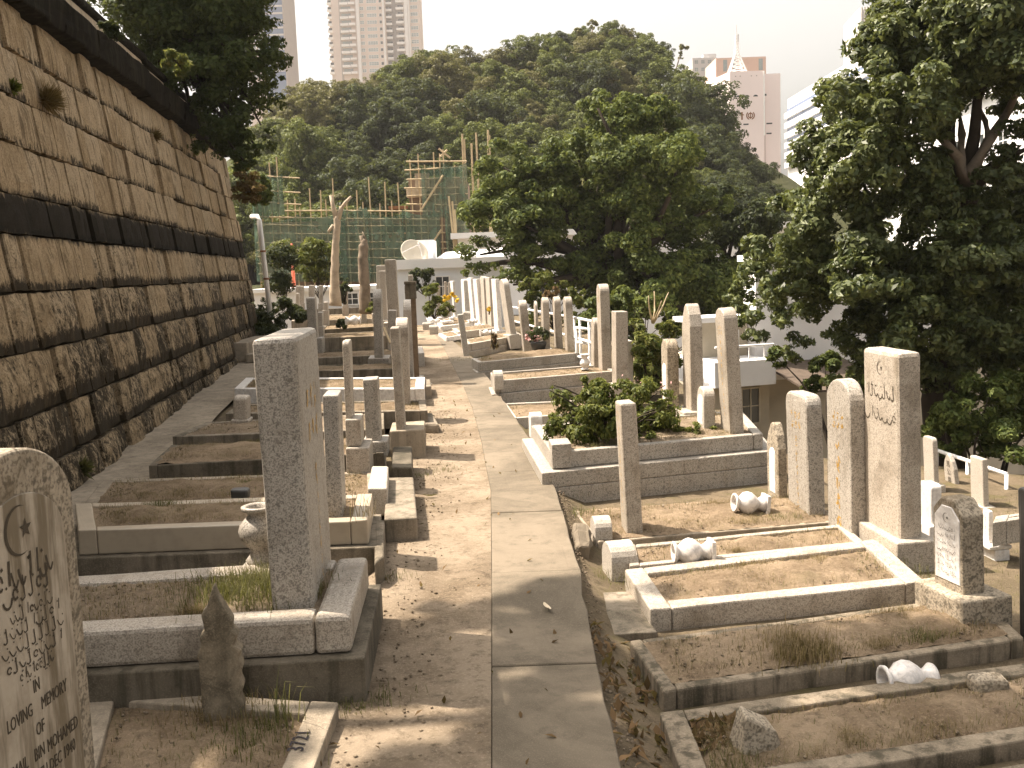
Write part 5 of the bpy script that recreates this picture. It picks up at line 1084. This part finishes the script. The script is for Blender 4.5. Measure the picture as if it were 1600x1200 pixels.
def shade_tree(label, x, y, lobes, n, seed):
    base = V((x, y, ct + .3)); tree('terrace_tree', label, base, base + V((.3, 0, 2.0)), [(V(l[:3]), (l[3], l[3], l[3] * .6)) for l in lobes], max(40, n // 160), n, .15, 'leaf_dark', 'bark_dark', .16, seed, limbs=range(0, 12, 2))
SHADE_LOBES = [(x - 4.62 - .557 * (h - 8.3), y + 1.87 + .225 * (h - 8.3), h, r) for x, y, r, h in ((.55, 4.0, .42, 8.3), (.80, 4.5, .42, 8.6), (.15, 4.95, .42, 8.2), (.45, 3.2, .6, 8.5), (-.9, 3.25, .36, 8.2), (-.2, 2.85, .5, 8.1), (1.3, 4.0, .55, 8.6), (2.0, 4.35, .5, 8.8), (1.35, 4.62, .34, 8.4), (2.5, 4.8, .4, 8.9), (-1.6, 3.5, .5, 8), (-2.2, 4.1, .5, 7.9), (-1.5, 2.6, .6, 8.2), (1.4, 3.2, .7, 8.7), (-2.4, 5.0, .42, 8.0), (.62, 5.2, .3, 8.7), (-1.5, 4.4, .3, 8.1), (.6, 3.6, .5, 8.4), (.1, 3.4, .5, 8.3), (1.0, 3.6, .5, 8.5), (1.9, 3.7, .5, 8.6), (2.6, 4.2, .5, 8.7), (1.7, 4.6, .35, 8.5), (.15, 4.4, .4, 8.2), (.1, 3.85, .42, 8.7), (.28, 5.15, .34, 8.4), (-.3, 3.2, .4, 8.6), (-1.5, 3.0, .5, 8.3), (-.35, 4.95, .26, 8.5), (2.3, 3.6, .55, 8.5), (.9, 2.9, .6, 8.6))]  # lobes of an unseen crown, placed up-sun of the ground to be shaded
shade_tree('out-of-view tree on the terrace, its crown shaped to shade the foreground', -5.8, 5.4, SHADE_LOBES, 60000, 51)
# ---- plants on the wall and its cornice
def tuft(label, px, py, r, mat, n, asp=.12, ln=1.6, onwall=True, d=None, seed=0):
    p = wall_hit(px, py) + wnrm * .03 if onwall else PD(px, py, d)
    o = thing('wall_plant', label, 'plant', p); rgn = np.random.default_rng(seed + 5); rr = r * p.y / F
    dr = rgn.normal(size=(n, 3)) * .6 + np.array(wnrm) * .9 + np.array([0, 0, .25]); dr /= np.linalg.norm(dr, axis=1, keepdims=True)
    vs = []; fs = []
    me = leaf_mesh('foliage', dr * rr * rgn.uniform(.25, .6, (n, 1)), np.cross(dr, rgn.normal(size=(n, 3))), rr * ln * .6, seed, asp, upright=dr * 4); mkobj('foliage', me, mat, o)
tuft('brown dry grass ball growing out of the wall below the cornice', 62, 160, 32, 'wall_tuft', 900, .035, seed=1)
tuft('green weed growing from a joint near the left edge of the wall', 12, 138, 18, 'leaf_bush', 160, .4, 1.0, seed=2)
tuft('small brown dry tuft in the middle of the wall', 236, 214, 15, 'wall_tuft', 420, .05, seed=3)
tuft('little green tuft high on the far part of the wall', 300, 239, 10, 'leaf_bush', 120, .35, 1.0, seed=4)
tuft('small weed low on the wall above the step block', 292, 480, 7, 'leaf_bush', 70, .4, 1.0, seed=5)
tuft('green weed at the foot of the wall behind the inscribed headstone', 118, 735, 24, 'grass_green', 200, .12, 1.6, seed=6)
CP = [('leafy dark creeper spilling over the cornice, far end', [(345, 205, 26), (362, 228, 24), (380, 250, 18)], 17.2, 'leaf_terrace', 3600, .09), ('light green sapling on the parapet', [(272, 92, 18), (285, 108, 14)], 13.2, 'leaf_bright', 700, .08), ('dry brownish shrub at the far corner of the wall', [(385, 270, 20), (378, 300, 18), (392, 300, 18)], 20.0, 'wall_tuft', 2200, .07), ('green shrub hanging round the far end of the wall above the drain pipe', [(402, 285, 18), (405, 312, 16), (414, 300, 12)], 21.6, 'leaf_banyan', 2200, .09), ('dark creeper on the broken parapet', [(170, 48, 14), (185, 62, 10)], 11.6, 'leaf_dark', 900, .07)]
for k_, (lab, l, d, mt, n, s) in enumerate(CP):
    L_ = lob(l, d, .1, k_); o = thing('creeper', lab, 'plant', L_[0][0]); pos, nr = crown_pts([(c - L_[0][0], r) for c, r in L_], n // 60, n, 60 + k_); mkobj('foliage', leaf_mesh('foliage', pos, nr, s, k_, .45), mt, o)
    mb = MB(); mb.tube([c - L_[0][0] for c, r in L_], .015, 5); mkobj('stem', mb.mesh('stem'), 'bark_dark', o)
# ---- bushes among the graves
def bush(label, l, d, jit, nsub, n, size, mat, seed, asp=.42, z=None, name='bush', up=.35, twig=True, upright=None, cat='bush', sub=.36):
    L_ = lob(l, d, jit, seed); c0 = sum((c for c, r in L_), V()) / len(L_); c0.z = min(c.z - r[2] for c, r in L_) if z is None else z
    o = thing(name, label, cat, c0); pos, nr = crown_pts([(c - c0, r) for c, r in L_], nsub, n, seed, sub, up)
    mkobj('foliage', leaf_mesh('foliage', pos, nr, size, seed, asp, upright=upright), mat, o)
    if twig:
        mb = MB(); rg = random.Random(seed)
        for c, r in L_:
            for q in range(3): limb(mb, (0, 0, 0), c - c0 + V((rg.uniform(-.7, .7) * r[0], rg.uniform(-.7, .7) * r[1], rg.uniform(0, .9) * r[2])), .014, .004, rg, .15, 5, 5)
        mkobj('stem', mb.mesh('stem'), 'bark_dark', o)
    return o, c0, L_
o, c0, L_ = bush('leafy green bush with pink flowers filling the stepped grave', [(872, 668, 24), (905, 660, 34), (945, 655, 38), (990, 655, 38), (1030, 655, 30), (882, 630, 24), (912, 600, 16), (935, 622, 30), (985, 618, 30), (1025, 615, 26), (905, 685, 24), (950, 688, 28), (1000, 688, 26), (1040, 690, 18), (865, 610, 12), (1050, 640, 16)], 8.75, .28, 300, 15000, .046, 'leaf_bush', 71, .38, .22, upright=np.array([0, 0, .9]), sub=.34)
pos, nr = crown_pts([(c - c0 + V((0, 0, .08)), r) for c, r in L_[6:10]], 16, 45, 3); tag(mkobj('blooms', leaf_mesh('blooms', pos, nr, .026, 3, .9), 'pink_petal', o), kind='stuff')
bush('pale leafy shrub between the mid-row pillars and the arched stone', [(1008, 545, 26), (1040, 560, 22), (998, 510, 15), (1042, 515, 17), (1015, 590, 24), (1050, 545, 15), (1000, 575, 20)], 13.6, .3, 130, 5200, .08, 'leaf_bright', 72, .4)
c = PD(1020, 505, 13.4); mb = MB(); rg = random.Random(4)
for tx, ty in ((1014, 462), (1022, 455), (1044, 457), (1034, 470)): limb(mb, (0, 0, 0), PD(tx, ty, 13.4 + rg.uniform(-.2, .2)) - c, .016, .006, rg, .06, 5, 5)
o = mkobj('bare_twigs', mb.mesh('bare_twigs', smooth=True), 'bamboo'); o.location = c; tag(o, 'bare pale twigs sticking up out of the leafy shrub', 'branch')
bush('yellow-green weeds behind the row of five stones', [(828, 448, 18), (850, 440, 16), (872, 446, 16), (838, 470, 18), (895, 478, 20), (908, 500, 18), (870, 500, 16), (830, 500, 16), (900, 460, 14)], 24, .6, 80, 3600, .11, 'leaf_bright', 73)
bush('reddish leaved plant behind the far stones', [(866, 455, 9), (858, 462, 8)], 23, .2, 14, 400, .10, 'leaf_dry', 74)
bush('hedge-like growth behind the mid-row pillars', [(945, 480, 24), (975, 470, 26), (1010, 480, 22), (1060, 505, 24), (1090, 520, 22), (920, 500, 20), (960, 520, 24), (1100, 560, 20)], 20, .8, 110, 5600, .11, 'leaf_banyan', 75)
bush('flowering shrub at the far path bend', [(672, 455, 14), (680, 475, 14), (668, 490, 12), (690, 490, 10)], 26.5, .3, 40, 1500, .11, 'leaf_bush', 76)
bush('climbing plant on the wall of the white house', [(652, 432, 12), (668, 428, 12), (660, 450, 12), (645, 445, 9), (676, 445, 9)], 32.6, .2, 40, 1000, .14, 'leaf_dark', 77)
bush('yellow chrysanthemums beside the far white row', [(694, 467, 8), (706, 464, 7), (712, 470, 5)], 25.6, .2, 14, 260, .07, 'yellow_petal', 78, .8, name='flowers', cat='flowers', twig=False)
bush('green stems of the yellow chrysanthemums', [(696, 480, 9), (707, 480, 8)], 25.6, .2, 14, 300, .09, 'leaf_bush', 79, .3, name='flowers', cat='flowers')
bush('single yellow bloom on a stalk beside the beige far stone', [(764, 483, 4)], 22.2, .1, 6, 60, .06, 'yellow_petal', 80, .8, name='flowers', cat='flowers', z=.75)
bush('low weeds on the stepped grave behind its front kerb', [(1085, 672, 12), (1110, 672, 10), (1060, 676, 12)], 8.9, .1, 20, 700, .05, 'leaf_bush', 82, .3)
bush('spiky dark plant on the long plain grave', [(771, 530, 7), (774, 540, 6), (768, 522, 5)], 19, .1, 12, 140, .14, 'leaf_dry', 83, .16, upright=np.array([0, 0, 2.]))
o, c0, L_ = bush('clipped dark bush with two round tiers and yellowish tips', [(441, 405, 24), (437, 445, 20)], 27, 0, 60, 5600, .085, 'leaf_dark', 84, sub=.5, z=PD(440, 478, 27).z, name='topiary')
pos, nr = crown_pts([(L_[0][0] - c0 + V((0, 0, .12)), tuple(x * .95 for x in L_[0][1]))], 30, 700, 9, .4, 1.2); mkobj('young_growth', leaf_mesh('young_growth', pos, nr, .08, 9), 'leaf_bright', o)
bush('loose leafy shrub behind the far dark slabs', [(485, 395, 24), (505, 400, 20), (478, 420, 20), (500, 425, 22), (515, 385, 12)], 32, .4, 90, 3200, .15, 'leaf_bush', 85, z=PD(490, 470, 32).z)
bush('dark green round bush between the two bare trunks', [(537, 455, 12), (540, 440, 9), (534, 466, 11)], 27, .2, 30, 1200, .10, 'leaf_dark', 86)
for k_, (l, d, lab) in enumerate((([(398, 505, 20), (425, 500, 22), (412, 485, 18)], 22.5, 'dark low shrub at the foot of the drain pipe'), ([(445, 480, 16), (462, 488, 14)], 24.5, 'dark low shrub among the far left graves'), ([(402, 520, 16), (430, 520, 14)], 21.5, 'dark ground creeper at the wall end'), ([(470, 494, 10)], 22.6, 'small black-green shrub left of the plain grey pillar'))):
    bush(lab, l, d, .2, 50, 1900, .09, 'leaf_dark', 90 + k_)
bush('low green plant beside the lying white urn', [(534, 506, 9), (540, 508, 8)], 20.8, .1, 20, 450, .08, 'leaf_dark', 95)
bush('weeds at the foot of the broken trunk', [(582, 482, 9), (590, 484, 7)], 24.3, .1, 18, 360, .09, 'leaf_bush', 96)
# ---- the two bare trunks
def bare(label, pts, d, mat, extra=()):
    P_ = [PD(x, y, d) for x, y, w in pts]; o = thing('dead_tree', label, 'tree trunk', P_[0]); mb = MB()
    Q = []; Rr = []
    for a, b, wa, wb in zip(P_, P_[1:], [p[2] for p in pts], [p[2] for p in pts][1:]):
        for i in range(5): t = i / 5; Q.append(a.lerp(b, t) - P_[0] + V((NZ.noise(a * 3 + V((i, 0, 0))), NZ.noise(a * 3 + V((0, i, 5))), 0)) * .02); Rr.append((wa + (wb - wa) * t) * d / F / 2 * (1 + .12 * NZ.noise(V((i, a.z * 4, 2)))))
    Q.append(P_[-1] - P_[0]); Rr.append(pts[-1][2] * d / F / 2); mb.tube(Q, Rr, 12); mkobj('trunk', mb.mesh('trunk', smooth=True), mat, o)
    for e_ in extra:
        mb = MB(); E_ = [PD(x, y, d) - P_[0] for x, y, w in e_]; mb.tube(E_, [w * d / F / 2 for x, y, w in e_], 8); mkobj('branch_stub', mb.mesh('branch_stub', smooth=True), mat, o)
bare('tall pale bare trunk with lopped forking branches', [(524, 478, 20), (523, 440, 14), (524, 395, 12), (526, 360, 11), (527, 338, 10)], 26, 'bark_pale', [[(527, 345, 9), (521, 325, 7), (517, 305, 5)], [(528, 343, 9), (533, 327, 7), (533, 322, 5)], [(531, 330, 6), (540, 316, 5), (549, 307, 4)], [(521, 352, 6), (513, 362, 4)]])
bare('dark broken trunk with a split top', [(571, 490, 20), (570, 450, 17), (567, 410, 16), (568, 385, 15), (571, 374, 9)], 24.5, 'bark_grey', [[(568, 388, 8), (564, 368, 5)], [(573, 378, 4), (566, 362, 2)]])
c = PD(459, 440, 36); o = thing('road_cone_post', 'orange-red plastic marker post behind the clipped bush', 'marker post', c); mb = MB(); mb.tube([(0, 0, -1), (0, 0, 1.0)], .06, 10); mkobj('post', mb.mesh('post', smooth=True), 'red_plastic', o); mb = MB(); mb.tube([(0, 0, 1.0), (0, 0, 1.35)], [.09, .03], 10); mkobj('cap', mb.mesh('cap', smooth=True), 'red_plastic', o)
# white marble pebbles and shards heaped at the far bend
rg = random.Random(8)
for k_ in range(12):
    mb = MB(); s = rg.uniform(.04, .11); mb.box(-s, s, -s * .7, s * .7, 0, s); o = mkobj('marble_shard', mb.mesh('marble_shard', s * .3, 1, rough=s * .2), 'marble_white'); p = PZ(rg.uniform(668, 706), rg.uniform(498, 507), .43); o.location = p; o.rotation_euler = (rg.uniform(-.3, .3), 0, rg.uniform(0, 6)); tag(o, 'white marble shard in the heap at the far path bend', 'stone', 'marble shards at the path bend')

# ---- wooded hill
OUT = [(395, 205), (420, 160), (450, 142), (490, 134), (560, 132), (600, 112), (640, 92), (690, 76), (740, 84), (790, 78), (850, 62), (900, 48), (940, 40), (1000, 55), (1050, 88), (1085, 128), (1120, 178), (1160, 232), (1200, 268), (1225, 310), (1245, 350)]
def ytop(x):
    for a, b in zip(OUT, OUT[1:]):
        if a[0] <= x <= b[0]: return a[1] + (b[1] - a[1]) * (x - a[0]) / (b[0] - a[0])
    return 360
rg = random.Random(17); spots = []
py = 60
while py < 400:
    px = 385 + rg.uniform(0, 30)
    while px < 1250:
        x, y = px + rg.uniform(-14, 14), py + rg.uniform(-14, 14); d = 62 + (400 - y) / 360 * 36; r = rg.uniform(2.3, 3.9); rp = r * F / d
        if y - rp * .8 > ytop(min(max(x, 396), 1244)) - 6: spots.append((x, y, d, r))
        px += 52
    py += 36
for x in range(400, 1240, 30):                                       # the skyline
    d = 62 + (400 - ytop(x)) / 360 * 36 + 1; r = rg.uniform(1.5, 3.0); spots.append((x + rg.uniform(-8, 8), ytop(x) + r * F / d * (.75 if x < 1060 else .95), d, r))
var = []
for s in range(6):
    rg2 = random.Random(100 + s); lobes = [((0, 0, 0), (.62, .62, .55))] + [((.62 * cos(a) * rg2.uniform(.7, 1.1), .62 * sin(a) * rg2.uniform(.7, 1.1), rg2.uniform(-.35, .45)), rg2.uniform(.28, .48)) for a in [i * 2 * pi / 8 + rg2.uniform(-.3, .3) for i in range(8)]] + [((rg2.uniform(-.3, .3), rg2.uniform(-.3, .3), .5), rg2.uniform(.3, .42)) for i in range(3)]
    pos, nr = crown_pts(lobes, 150, 17000, 200 + s, .33); var.append((leaf_mesh('crown', pos, nr, .056, s, .55), None))
mb = MB(); mb.tube([(0, 0, -1.6), (.05, .03, -.8), (0, 0, 0)], [.09, .07, .04], 6); tk = mb.mesh('trunk', smooth=True); tk.materials.append(MAT['bark_dark'])
VM = {}
hillpts = []
for i, (x, y, d, r) in enumerate(spots):
    kind = 'leaf_hill'
    if (555 < x < 705 and 170 < y < 330) or (x > 1080 and y > 190): kind = 'leaf_hill_dark'  # darker leaf colour stands in for shade on these slopes
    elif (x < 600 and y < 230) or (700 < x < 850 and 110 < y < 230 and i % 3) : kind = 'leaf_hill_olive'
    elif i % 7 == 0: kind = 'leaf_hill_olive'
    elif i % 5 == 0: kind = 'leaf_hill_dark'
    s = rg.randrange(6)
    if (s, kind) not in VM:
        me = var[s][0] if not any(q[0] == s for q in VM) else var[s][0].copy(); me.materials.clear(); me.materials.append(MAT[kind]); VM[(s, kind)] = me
    c = PD(x, y, d); o = thing('hill_tree', {'leaf_hill': 'green tree crowded with others on the hillside behind the cemetery', 'leaf_hill_dark': 'dark-leaved tree on the hillside behind the cemetery', 'leaf_hill_olive': 'olive brown tree on the hillside behind the cemetery'}[kind], 'tree', c, group={'leaf_hill': 'green trees on the hill', 'leaf_hill_dark': 'dark trees on the hill', 'leaf_hill_olive': 'olive trees on the hill'}[kind])
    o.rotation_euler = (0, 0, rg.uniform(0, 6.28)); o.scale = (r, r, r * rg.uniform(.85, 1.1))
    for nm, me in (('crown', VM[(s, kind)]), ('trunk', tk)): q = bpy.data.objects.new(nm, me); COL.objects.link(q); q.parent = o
    hillpts.append((c.x, c.y, c.z - r * 1.05))
HP = np.array(hillpts)
def hz(x, y):
    w = 1 / (((HP[:, 0] - x) ** 2 + (HP[:, 1] - y) ** 2) + 2) ** 1.6; z = float((w * HP[:, 2]).sum() / w.sum()); dm = float(np.sqrt(((HP[:, 0] - x) ** 2 + (HP[:, 1] - y) ** 2).min())); return z - max(0, dm - 5) * .9
hx = [-60 + 4 * i for i in range(30)]; hy = [54 + 3.5 * i for i in range(22)]
tag(grid('hill', hx, hy, hz, 'undergrowth'), kind='structure')
# slender saplings that break the skyline
for k_, (x, y, h, lab) in enumerate(((925, 38, 30, 'thin pole-like sapling with a small tuft on the hilltop'), (905, 52, 26, 'yellowish sapling on the hilltop'), (1066, 78, 26, 'slanting wispy sapling on the right shoulder of the hill'))):
    d = 97; b = PD(x - (14 if k_ == 2 else 0), y + h + 14, d); tp = PD(x, y, d)
    tree('sapling', lab, b, b.lerp(tp, .8), [(tp, (.55, .5, .55)), (b.lerp(tp, .7), (.35, .3, .5))], 10, 260, .26, 'leaf_hill_olive', 'bark_grey', .07, 140 + k_)

# ================================================================== GROUND COVER
rgn = np.random.default_rng(5)
def blades(name, P, hgt, wid, mat, seed, lean=.6):
    n = len(P); rg = np.random.default_rng(seed); a = rg.uniform(0, 2 * pi, n); L = hgt * rg.uniform(.4, 1.3, n); ln = rg.uniform(.1, lean, n) * L
    dx = np.stack([np.cos(a), np.sin(a), np.zeros(n)], 1); sd = np.stack([-np.sin(a), np.cos(a), np.zeros(n)], 1) * (wid * rg.uniform(.6, 1.4, n))[:, None]
    mid_ = P + dx * (ln * .35)[:, None] + np.array([0, 0, 1]) * (L * .6)[:, None]; tip = P + dx * ln[:, None] + np.array([0, 0, 1]) * (L * rg.uniform(.55, 1, n))[:, None]
    vs = np.stack([P - sd, P + sd, mid_ + sd * .6, tip, mid_ - sd * .6], 1).reshape(-1, 3).astype(np.float32)
    me = bpy.data.meshes.new(name); me.vertices.add(5 * n); me.vertices.foreach_set('co', vs.ravel()); me.loops.add(7 * n); me.loops.foreach_set('vertex_index', (np.array([0, 1, 2, 4, 4, 2, 3])[None] + 5 * np.arange(n)[:, None]).ravel().astype(np.int32))
    me.polygons.add(2 * n); me.polygons.foreach_set('loop_start', (np.array([0, 4])[None] + 7 * np.arange(n)[:, None]).ravel().astype(np.int32)); at = me.attributes.new('var', 'FLOAT', 'FACE'); at.data.foreach_set('value', np.repeat(rg.uniform(0, 1, n), 2).astype(np.float32)); me.update(calc_edges=True)
    return tag(mkobj(name, me, mat), kind='stuff')
def inquad(q, n, rg):
    u = rg.uniform(.02, .98, n); w = rg.uniform(.03, .97, n); q = [np.array(p) for p in q]
    return ((q[0] * (1 - u[:, None]) + q[1] * u[:, None]) * (1 - w[:, None]) + (q[3] * (1 - u[:, None]) + q[2] * u[:, None]) * w[:, None]), w
dry = []; grn = []; peb = []
for qi_, (q, z, mound, g_) in enumerate(SOILQ):
    ar = abs(sum(q[i].x * q[(i + 1) % 4].y - q[(i + 1) % 4].x * q[i].y for i in range(4))) / 2
    ydist = sum(p.y for p in q) / 4; dens = 4200 * g_ * min(1, (6.0 / max(ydist, 3)) ** 1.1)
    n = int(ar * dens); nc = max(3, int(ar * 9))
    cp, _ = inquad([(p.x, p.y) for p in q], nc, rgn); cw = rgn.uniform(.03, .13, nc)
    j = rgn.choice(nc, n); P = cp[j] + rgn.normal(size=(n, 2)) * cw[j][:, None]
    uni, w = inquad([(p.x, p.y) for p in q], n, rgn); pick = rgn.uniform(size=n) < .45; P[pick] = uni[pick]
    c = np.array([(sum(p.x for p in q) / 4, sum(p.y for p in q) / 4)]); qq = np.array([(p.x, p.y) for p in q])
    ins = np.ones(n, bool)
    for i in range(4):
        e_ = qq[(i + 1) % 4] - qq[i]; ins &= (e_[0] * (P[:, 1] - qq[i][1]) - e_[1] * (P[:, 0] - qq[i][0])) > 0
    P = P[ins]; j = j[ins]; zz = z + mound * .55 + rgn.uniform(-.012, .004, len(P)); P3 = np.column_stack([P, zz])
    isg = (j % 9 == 0); dry.append(P3[~isg]); grn.append(P3[isg])
    npb = int(ar * 420 * min(1, (6 / max(ydist, 3)) ** 1.5)); U, w = inquad([(p.x, p.y) for p in q], npb, rgn); peb.append(np.column_stack([U, z + mound * .6 * np.sin(pi * w) + .004 + 0 * w]))
blades('dry_grass', np.concatenate(dry), .034, .0009, 'grass_dry', 1, 1.5)
blades('green_grass', np.concatenate(grn), .038, .0012, 'grass_green', 2, 1.0)
# weeds along kerbs and joints
ed = [np.column_stack([rgn.uniform(2.9, 6.5, 2600), rgn.uniform(5, 11, 2600), np.full(2600, 0.)])]; ed[0][:, 2] = [gz(a, b) for a, b in ed[0][:, :2]]
for (px, py, z, s, n) in ((690, 735, 0, .10, 160), (655, 745, 0, .05, 90), (700, 660, .03, .12, 120), (690, 560, .18, .25, 160), (615, 905, 0, .06, 110), (590, 1095, 0, .07, 120), (540, 1110, 0, .05, 120), (905, 800, -.1, .07, 160), (935, 905, -.14, .1, 160), (900, 770, -.1, .06, 120), (1000, 900, -.1, .08, 120), (1430, 905, -.1, .12, 260), (1370, 885, -.07, .12, 220), (720, 562, .2, .2, 160), (985, 1060, -.15, .08, 120), (435, 1125, .06, .03, 60)):
    p = PZ(px, py, z); ed.append(np.column_stack([p.x + rgn.normal(size=n) * s, p.y + rgn.normal(size=n) * s, np.full(n, p.z - .005)]))
blades('kerb_weeds', np.concatenate(ed), .05, .0016, 'grass_green', 3, .9)
for k_, (px, py, z, hgt, n, lab, mt) in enumerate(((437, 1128, .06, .20, 34, 'tall green grass clump growing in the nearest left grave', 'grass_green'), (566, 806, .31, .17, 40, 'dry brown grass clump on the tiled grave pedestal', 'grass_dry'), (1250, 1020, -.06, .08, 1100, 'brown withered grass clump in the sandy mounded grave', 'grass_dry'), (395, 925, .33,   .09, 2600, 'dense dark grass clump at the foot of the tallest near pillar', 'grass_green'), (352, 1110, .05, .06, 500, 'straw tufts around the carved marker', 'grass_dry'), (385, 1160, .05, .06, 300, 'green weeds between the carved marker and the numbered kerb', 'grass_green'))):
    p = PZ(px, py, z); s = .05 if n < 100 else (.13 if k_ == 3 else .09); P = np.column_stack([rgn.normal(size=n) * s, rgn.normal(size=n) * s, np.zeros(n)])
    o = blades('grass_clump', P, hgt, .0018, mt, 10 + k_, .8); o.location = p; tag(o, lab, 'grass clump')
# pebbles and crumbs
pe = np.concatenate(peb); n2 = 800; yy = rgn.uniform(2.6, 12, n2); xx = np.array([interp(pL, y) + abs(rgn.normal()) * .22 - .02 for y in yy]); pe = np.concatenate([pe, np.column_stack([xx, yy, [zp(y) + .008 for y in yy]])])
n2 = 900; yy = rgn.uniform(2.8, 10, n2); xx = np.array([interp(pR, y) + abs(rgn.normal()) * .10 + .01 for y in yy]); pe = np.concatenate([pe, np.column_stack([xx, yy, [gz(a, b) + .006 for a, b in zip(xx, yy)]])])
s = rgn.uniform(.003, .011, len(pe))[:, None]; off = np.array([(1, 0, 0), (0, 1, 0), (-1, 0, 0), (0, -1, 0), (0, 0, .8), (0, 0, -.8)], float)
vs = (pe[:, None, :] + off[None] * s[:, None, :] * rgn.uniform(.6, 1.3, (len(pe), 6, 1))).reshape(-1, 3).astype(np.float32)
fi = np.array([(0, 1, 4), (1, 2, 4), (2, 3, 4), (3, 0, 4), (1, 0, 5), (2, 1, 5), (3, 2, 5), (0, 3, 5)]); fi = (fi[None] + (np.arange(len(pe)) * 6)[:, None, None]).reshape(-1, 3)
me = bpy.data.meshes.new('gravel_crumbs'); me.vertices.add(len(vs)); me.vertices.foreach_set('co', vs.ravel()); me.loops.add(fi.size); me.loops.foreach_set('vertex_index', fi.ravel().astype(np.int32)); me.polygons.add(len(fi)); me.polygons.foreach_set('loop_start', np.arange(0, fi.size, 3, dtype=np.int32)); me.update(calc_edges=True)
tag(mkobj('gravel_crumbs', me, 'dirt_path'), kind='stuff')
# dead leaves
def litter(name, P, size, seed, mat='leaf_dry'):
    rg = np.random.default_rng(seed); n = len(P); nr = rg.normal(size=(n, 3)) * .5 + np.array([0, 0, 1]); return mkobj(name, leaf_mesh(name, P, nr, size, seed, .38, jitter=.5), mat)
n2 = 260; yy = rgn.uniform(2.9, 4.9, n2); xx = np.array([interp(pR, y) + rgn.uniform(.01, .26) for y in yy]); tag(litter('leaf_litter', np.column_stack([xx, yy, [gz(a, b) + .02 + .02 * rgn.uniform() for a, b in zip(xx, yy)]]), .055, 4), kind='stuff')
n2 = 130; p = PZ(1125, 1160, -.13); tag(litter('leaf_litter', np.column_stack([p.x + rgn.uniform(-.10, .16, n2), p.y + rgn.uniform(-.12, .16, n2), np.full(n2, -.10)]), .06, 6), kind='stuff')
n2 = 90; yy = rgn.uniform(3, 13, n2); xx = np.array([interp(pL, y) + rgn.uniform(-.05, .9) for y in yy]); tag(litter('leaf_litter', np.column_stack([xx, yy, [zp(y) + .02 for y in yy]]), .04, 8), kind='stuff')
p = PZ(854, 950, .03); mb = MB()
for i in range(6):
    t = i / 5; w_ = .017 * sin(pi * (.08 + .86 * t)); y_ = -.055 + .11 * t; z_ = .012 * (2 * t - 1) ** 2; mb.v += [(-w_, y_, z_ + w_ * .6), (0, y_, z_), (w_, y_, z_ + w_ * .6)]
for i in range(5):
    for q in range(2): a = i * 3 + q; mb.f.append((a, a + 1, a + 4, a + 3))
o = mkobj('fallen_leaf', mb.mesh('fallen_leaf', smooth=True), 'dead_leaf_pale'); o.location = p; o.rotation_euler = (0, .3, .25); tag(o, 'single pale dry leaf lying on the concrete strip of the path', 'leaf')
for k_, (px, py, z) in enumerate(((672, 775, .02), (700, 655, .05))):
    o2 = o.copy(); COL.objects.link(o2); o2.data = o.data.copy(); o2.data.materials[0] = MAT['leaf_dry']; o2.location = PZ(px, py, z); o2.rotation_euler = (0, .2, 1.5); o2['label'] = ('brown dry leaf on the dirt beside the flat concrete plinth', 'brown dry leaf near the concrete base of the board-like slab')[k_]

# ---- hazy air
if HAZE:
    mb = MB(); mb.box(-260, 260, -25, 520, -9, 185); hm = bpy.data.materials.new('haze'); hm.use_nodes = True; hm.node_tree.nodes.remove(hm.node_tree.nodes['Principled BSDF'])
    pv = hm.node_tree.nodes.new('ShaderNodeVolumePrincipled'); pv.inputs['Density'].default_value = HAZE; pv.inputs['Color'].default_value = (.95, .93, .92, 1); pv.inputs['Anisotropy'].default_value = .3
    hm.node_tree.links.new(pv.outputs[0], hm.node_tree.nodes['Material Output'].inputs['Volume']); MAT['haze'] = hm
    tag(mkobj('haze', mb.mesh('haze'), 'haze'), kind='stuff')
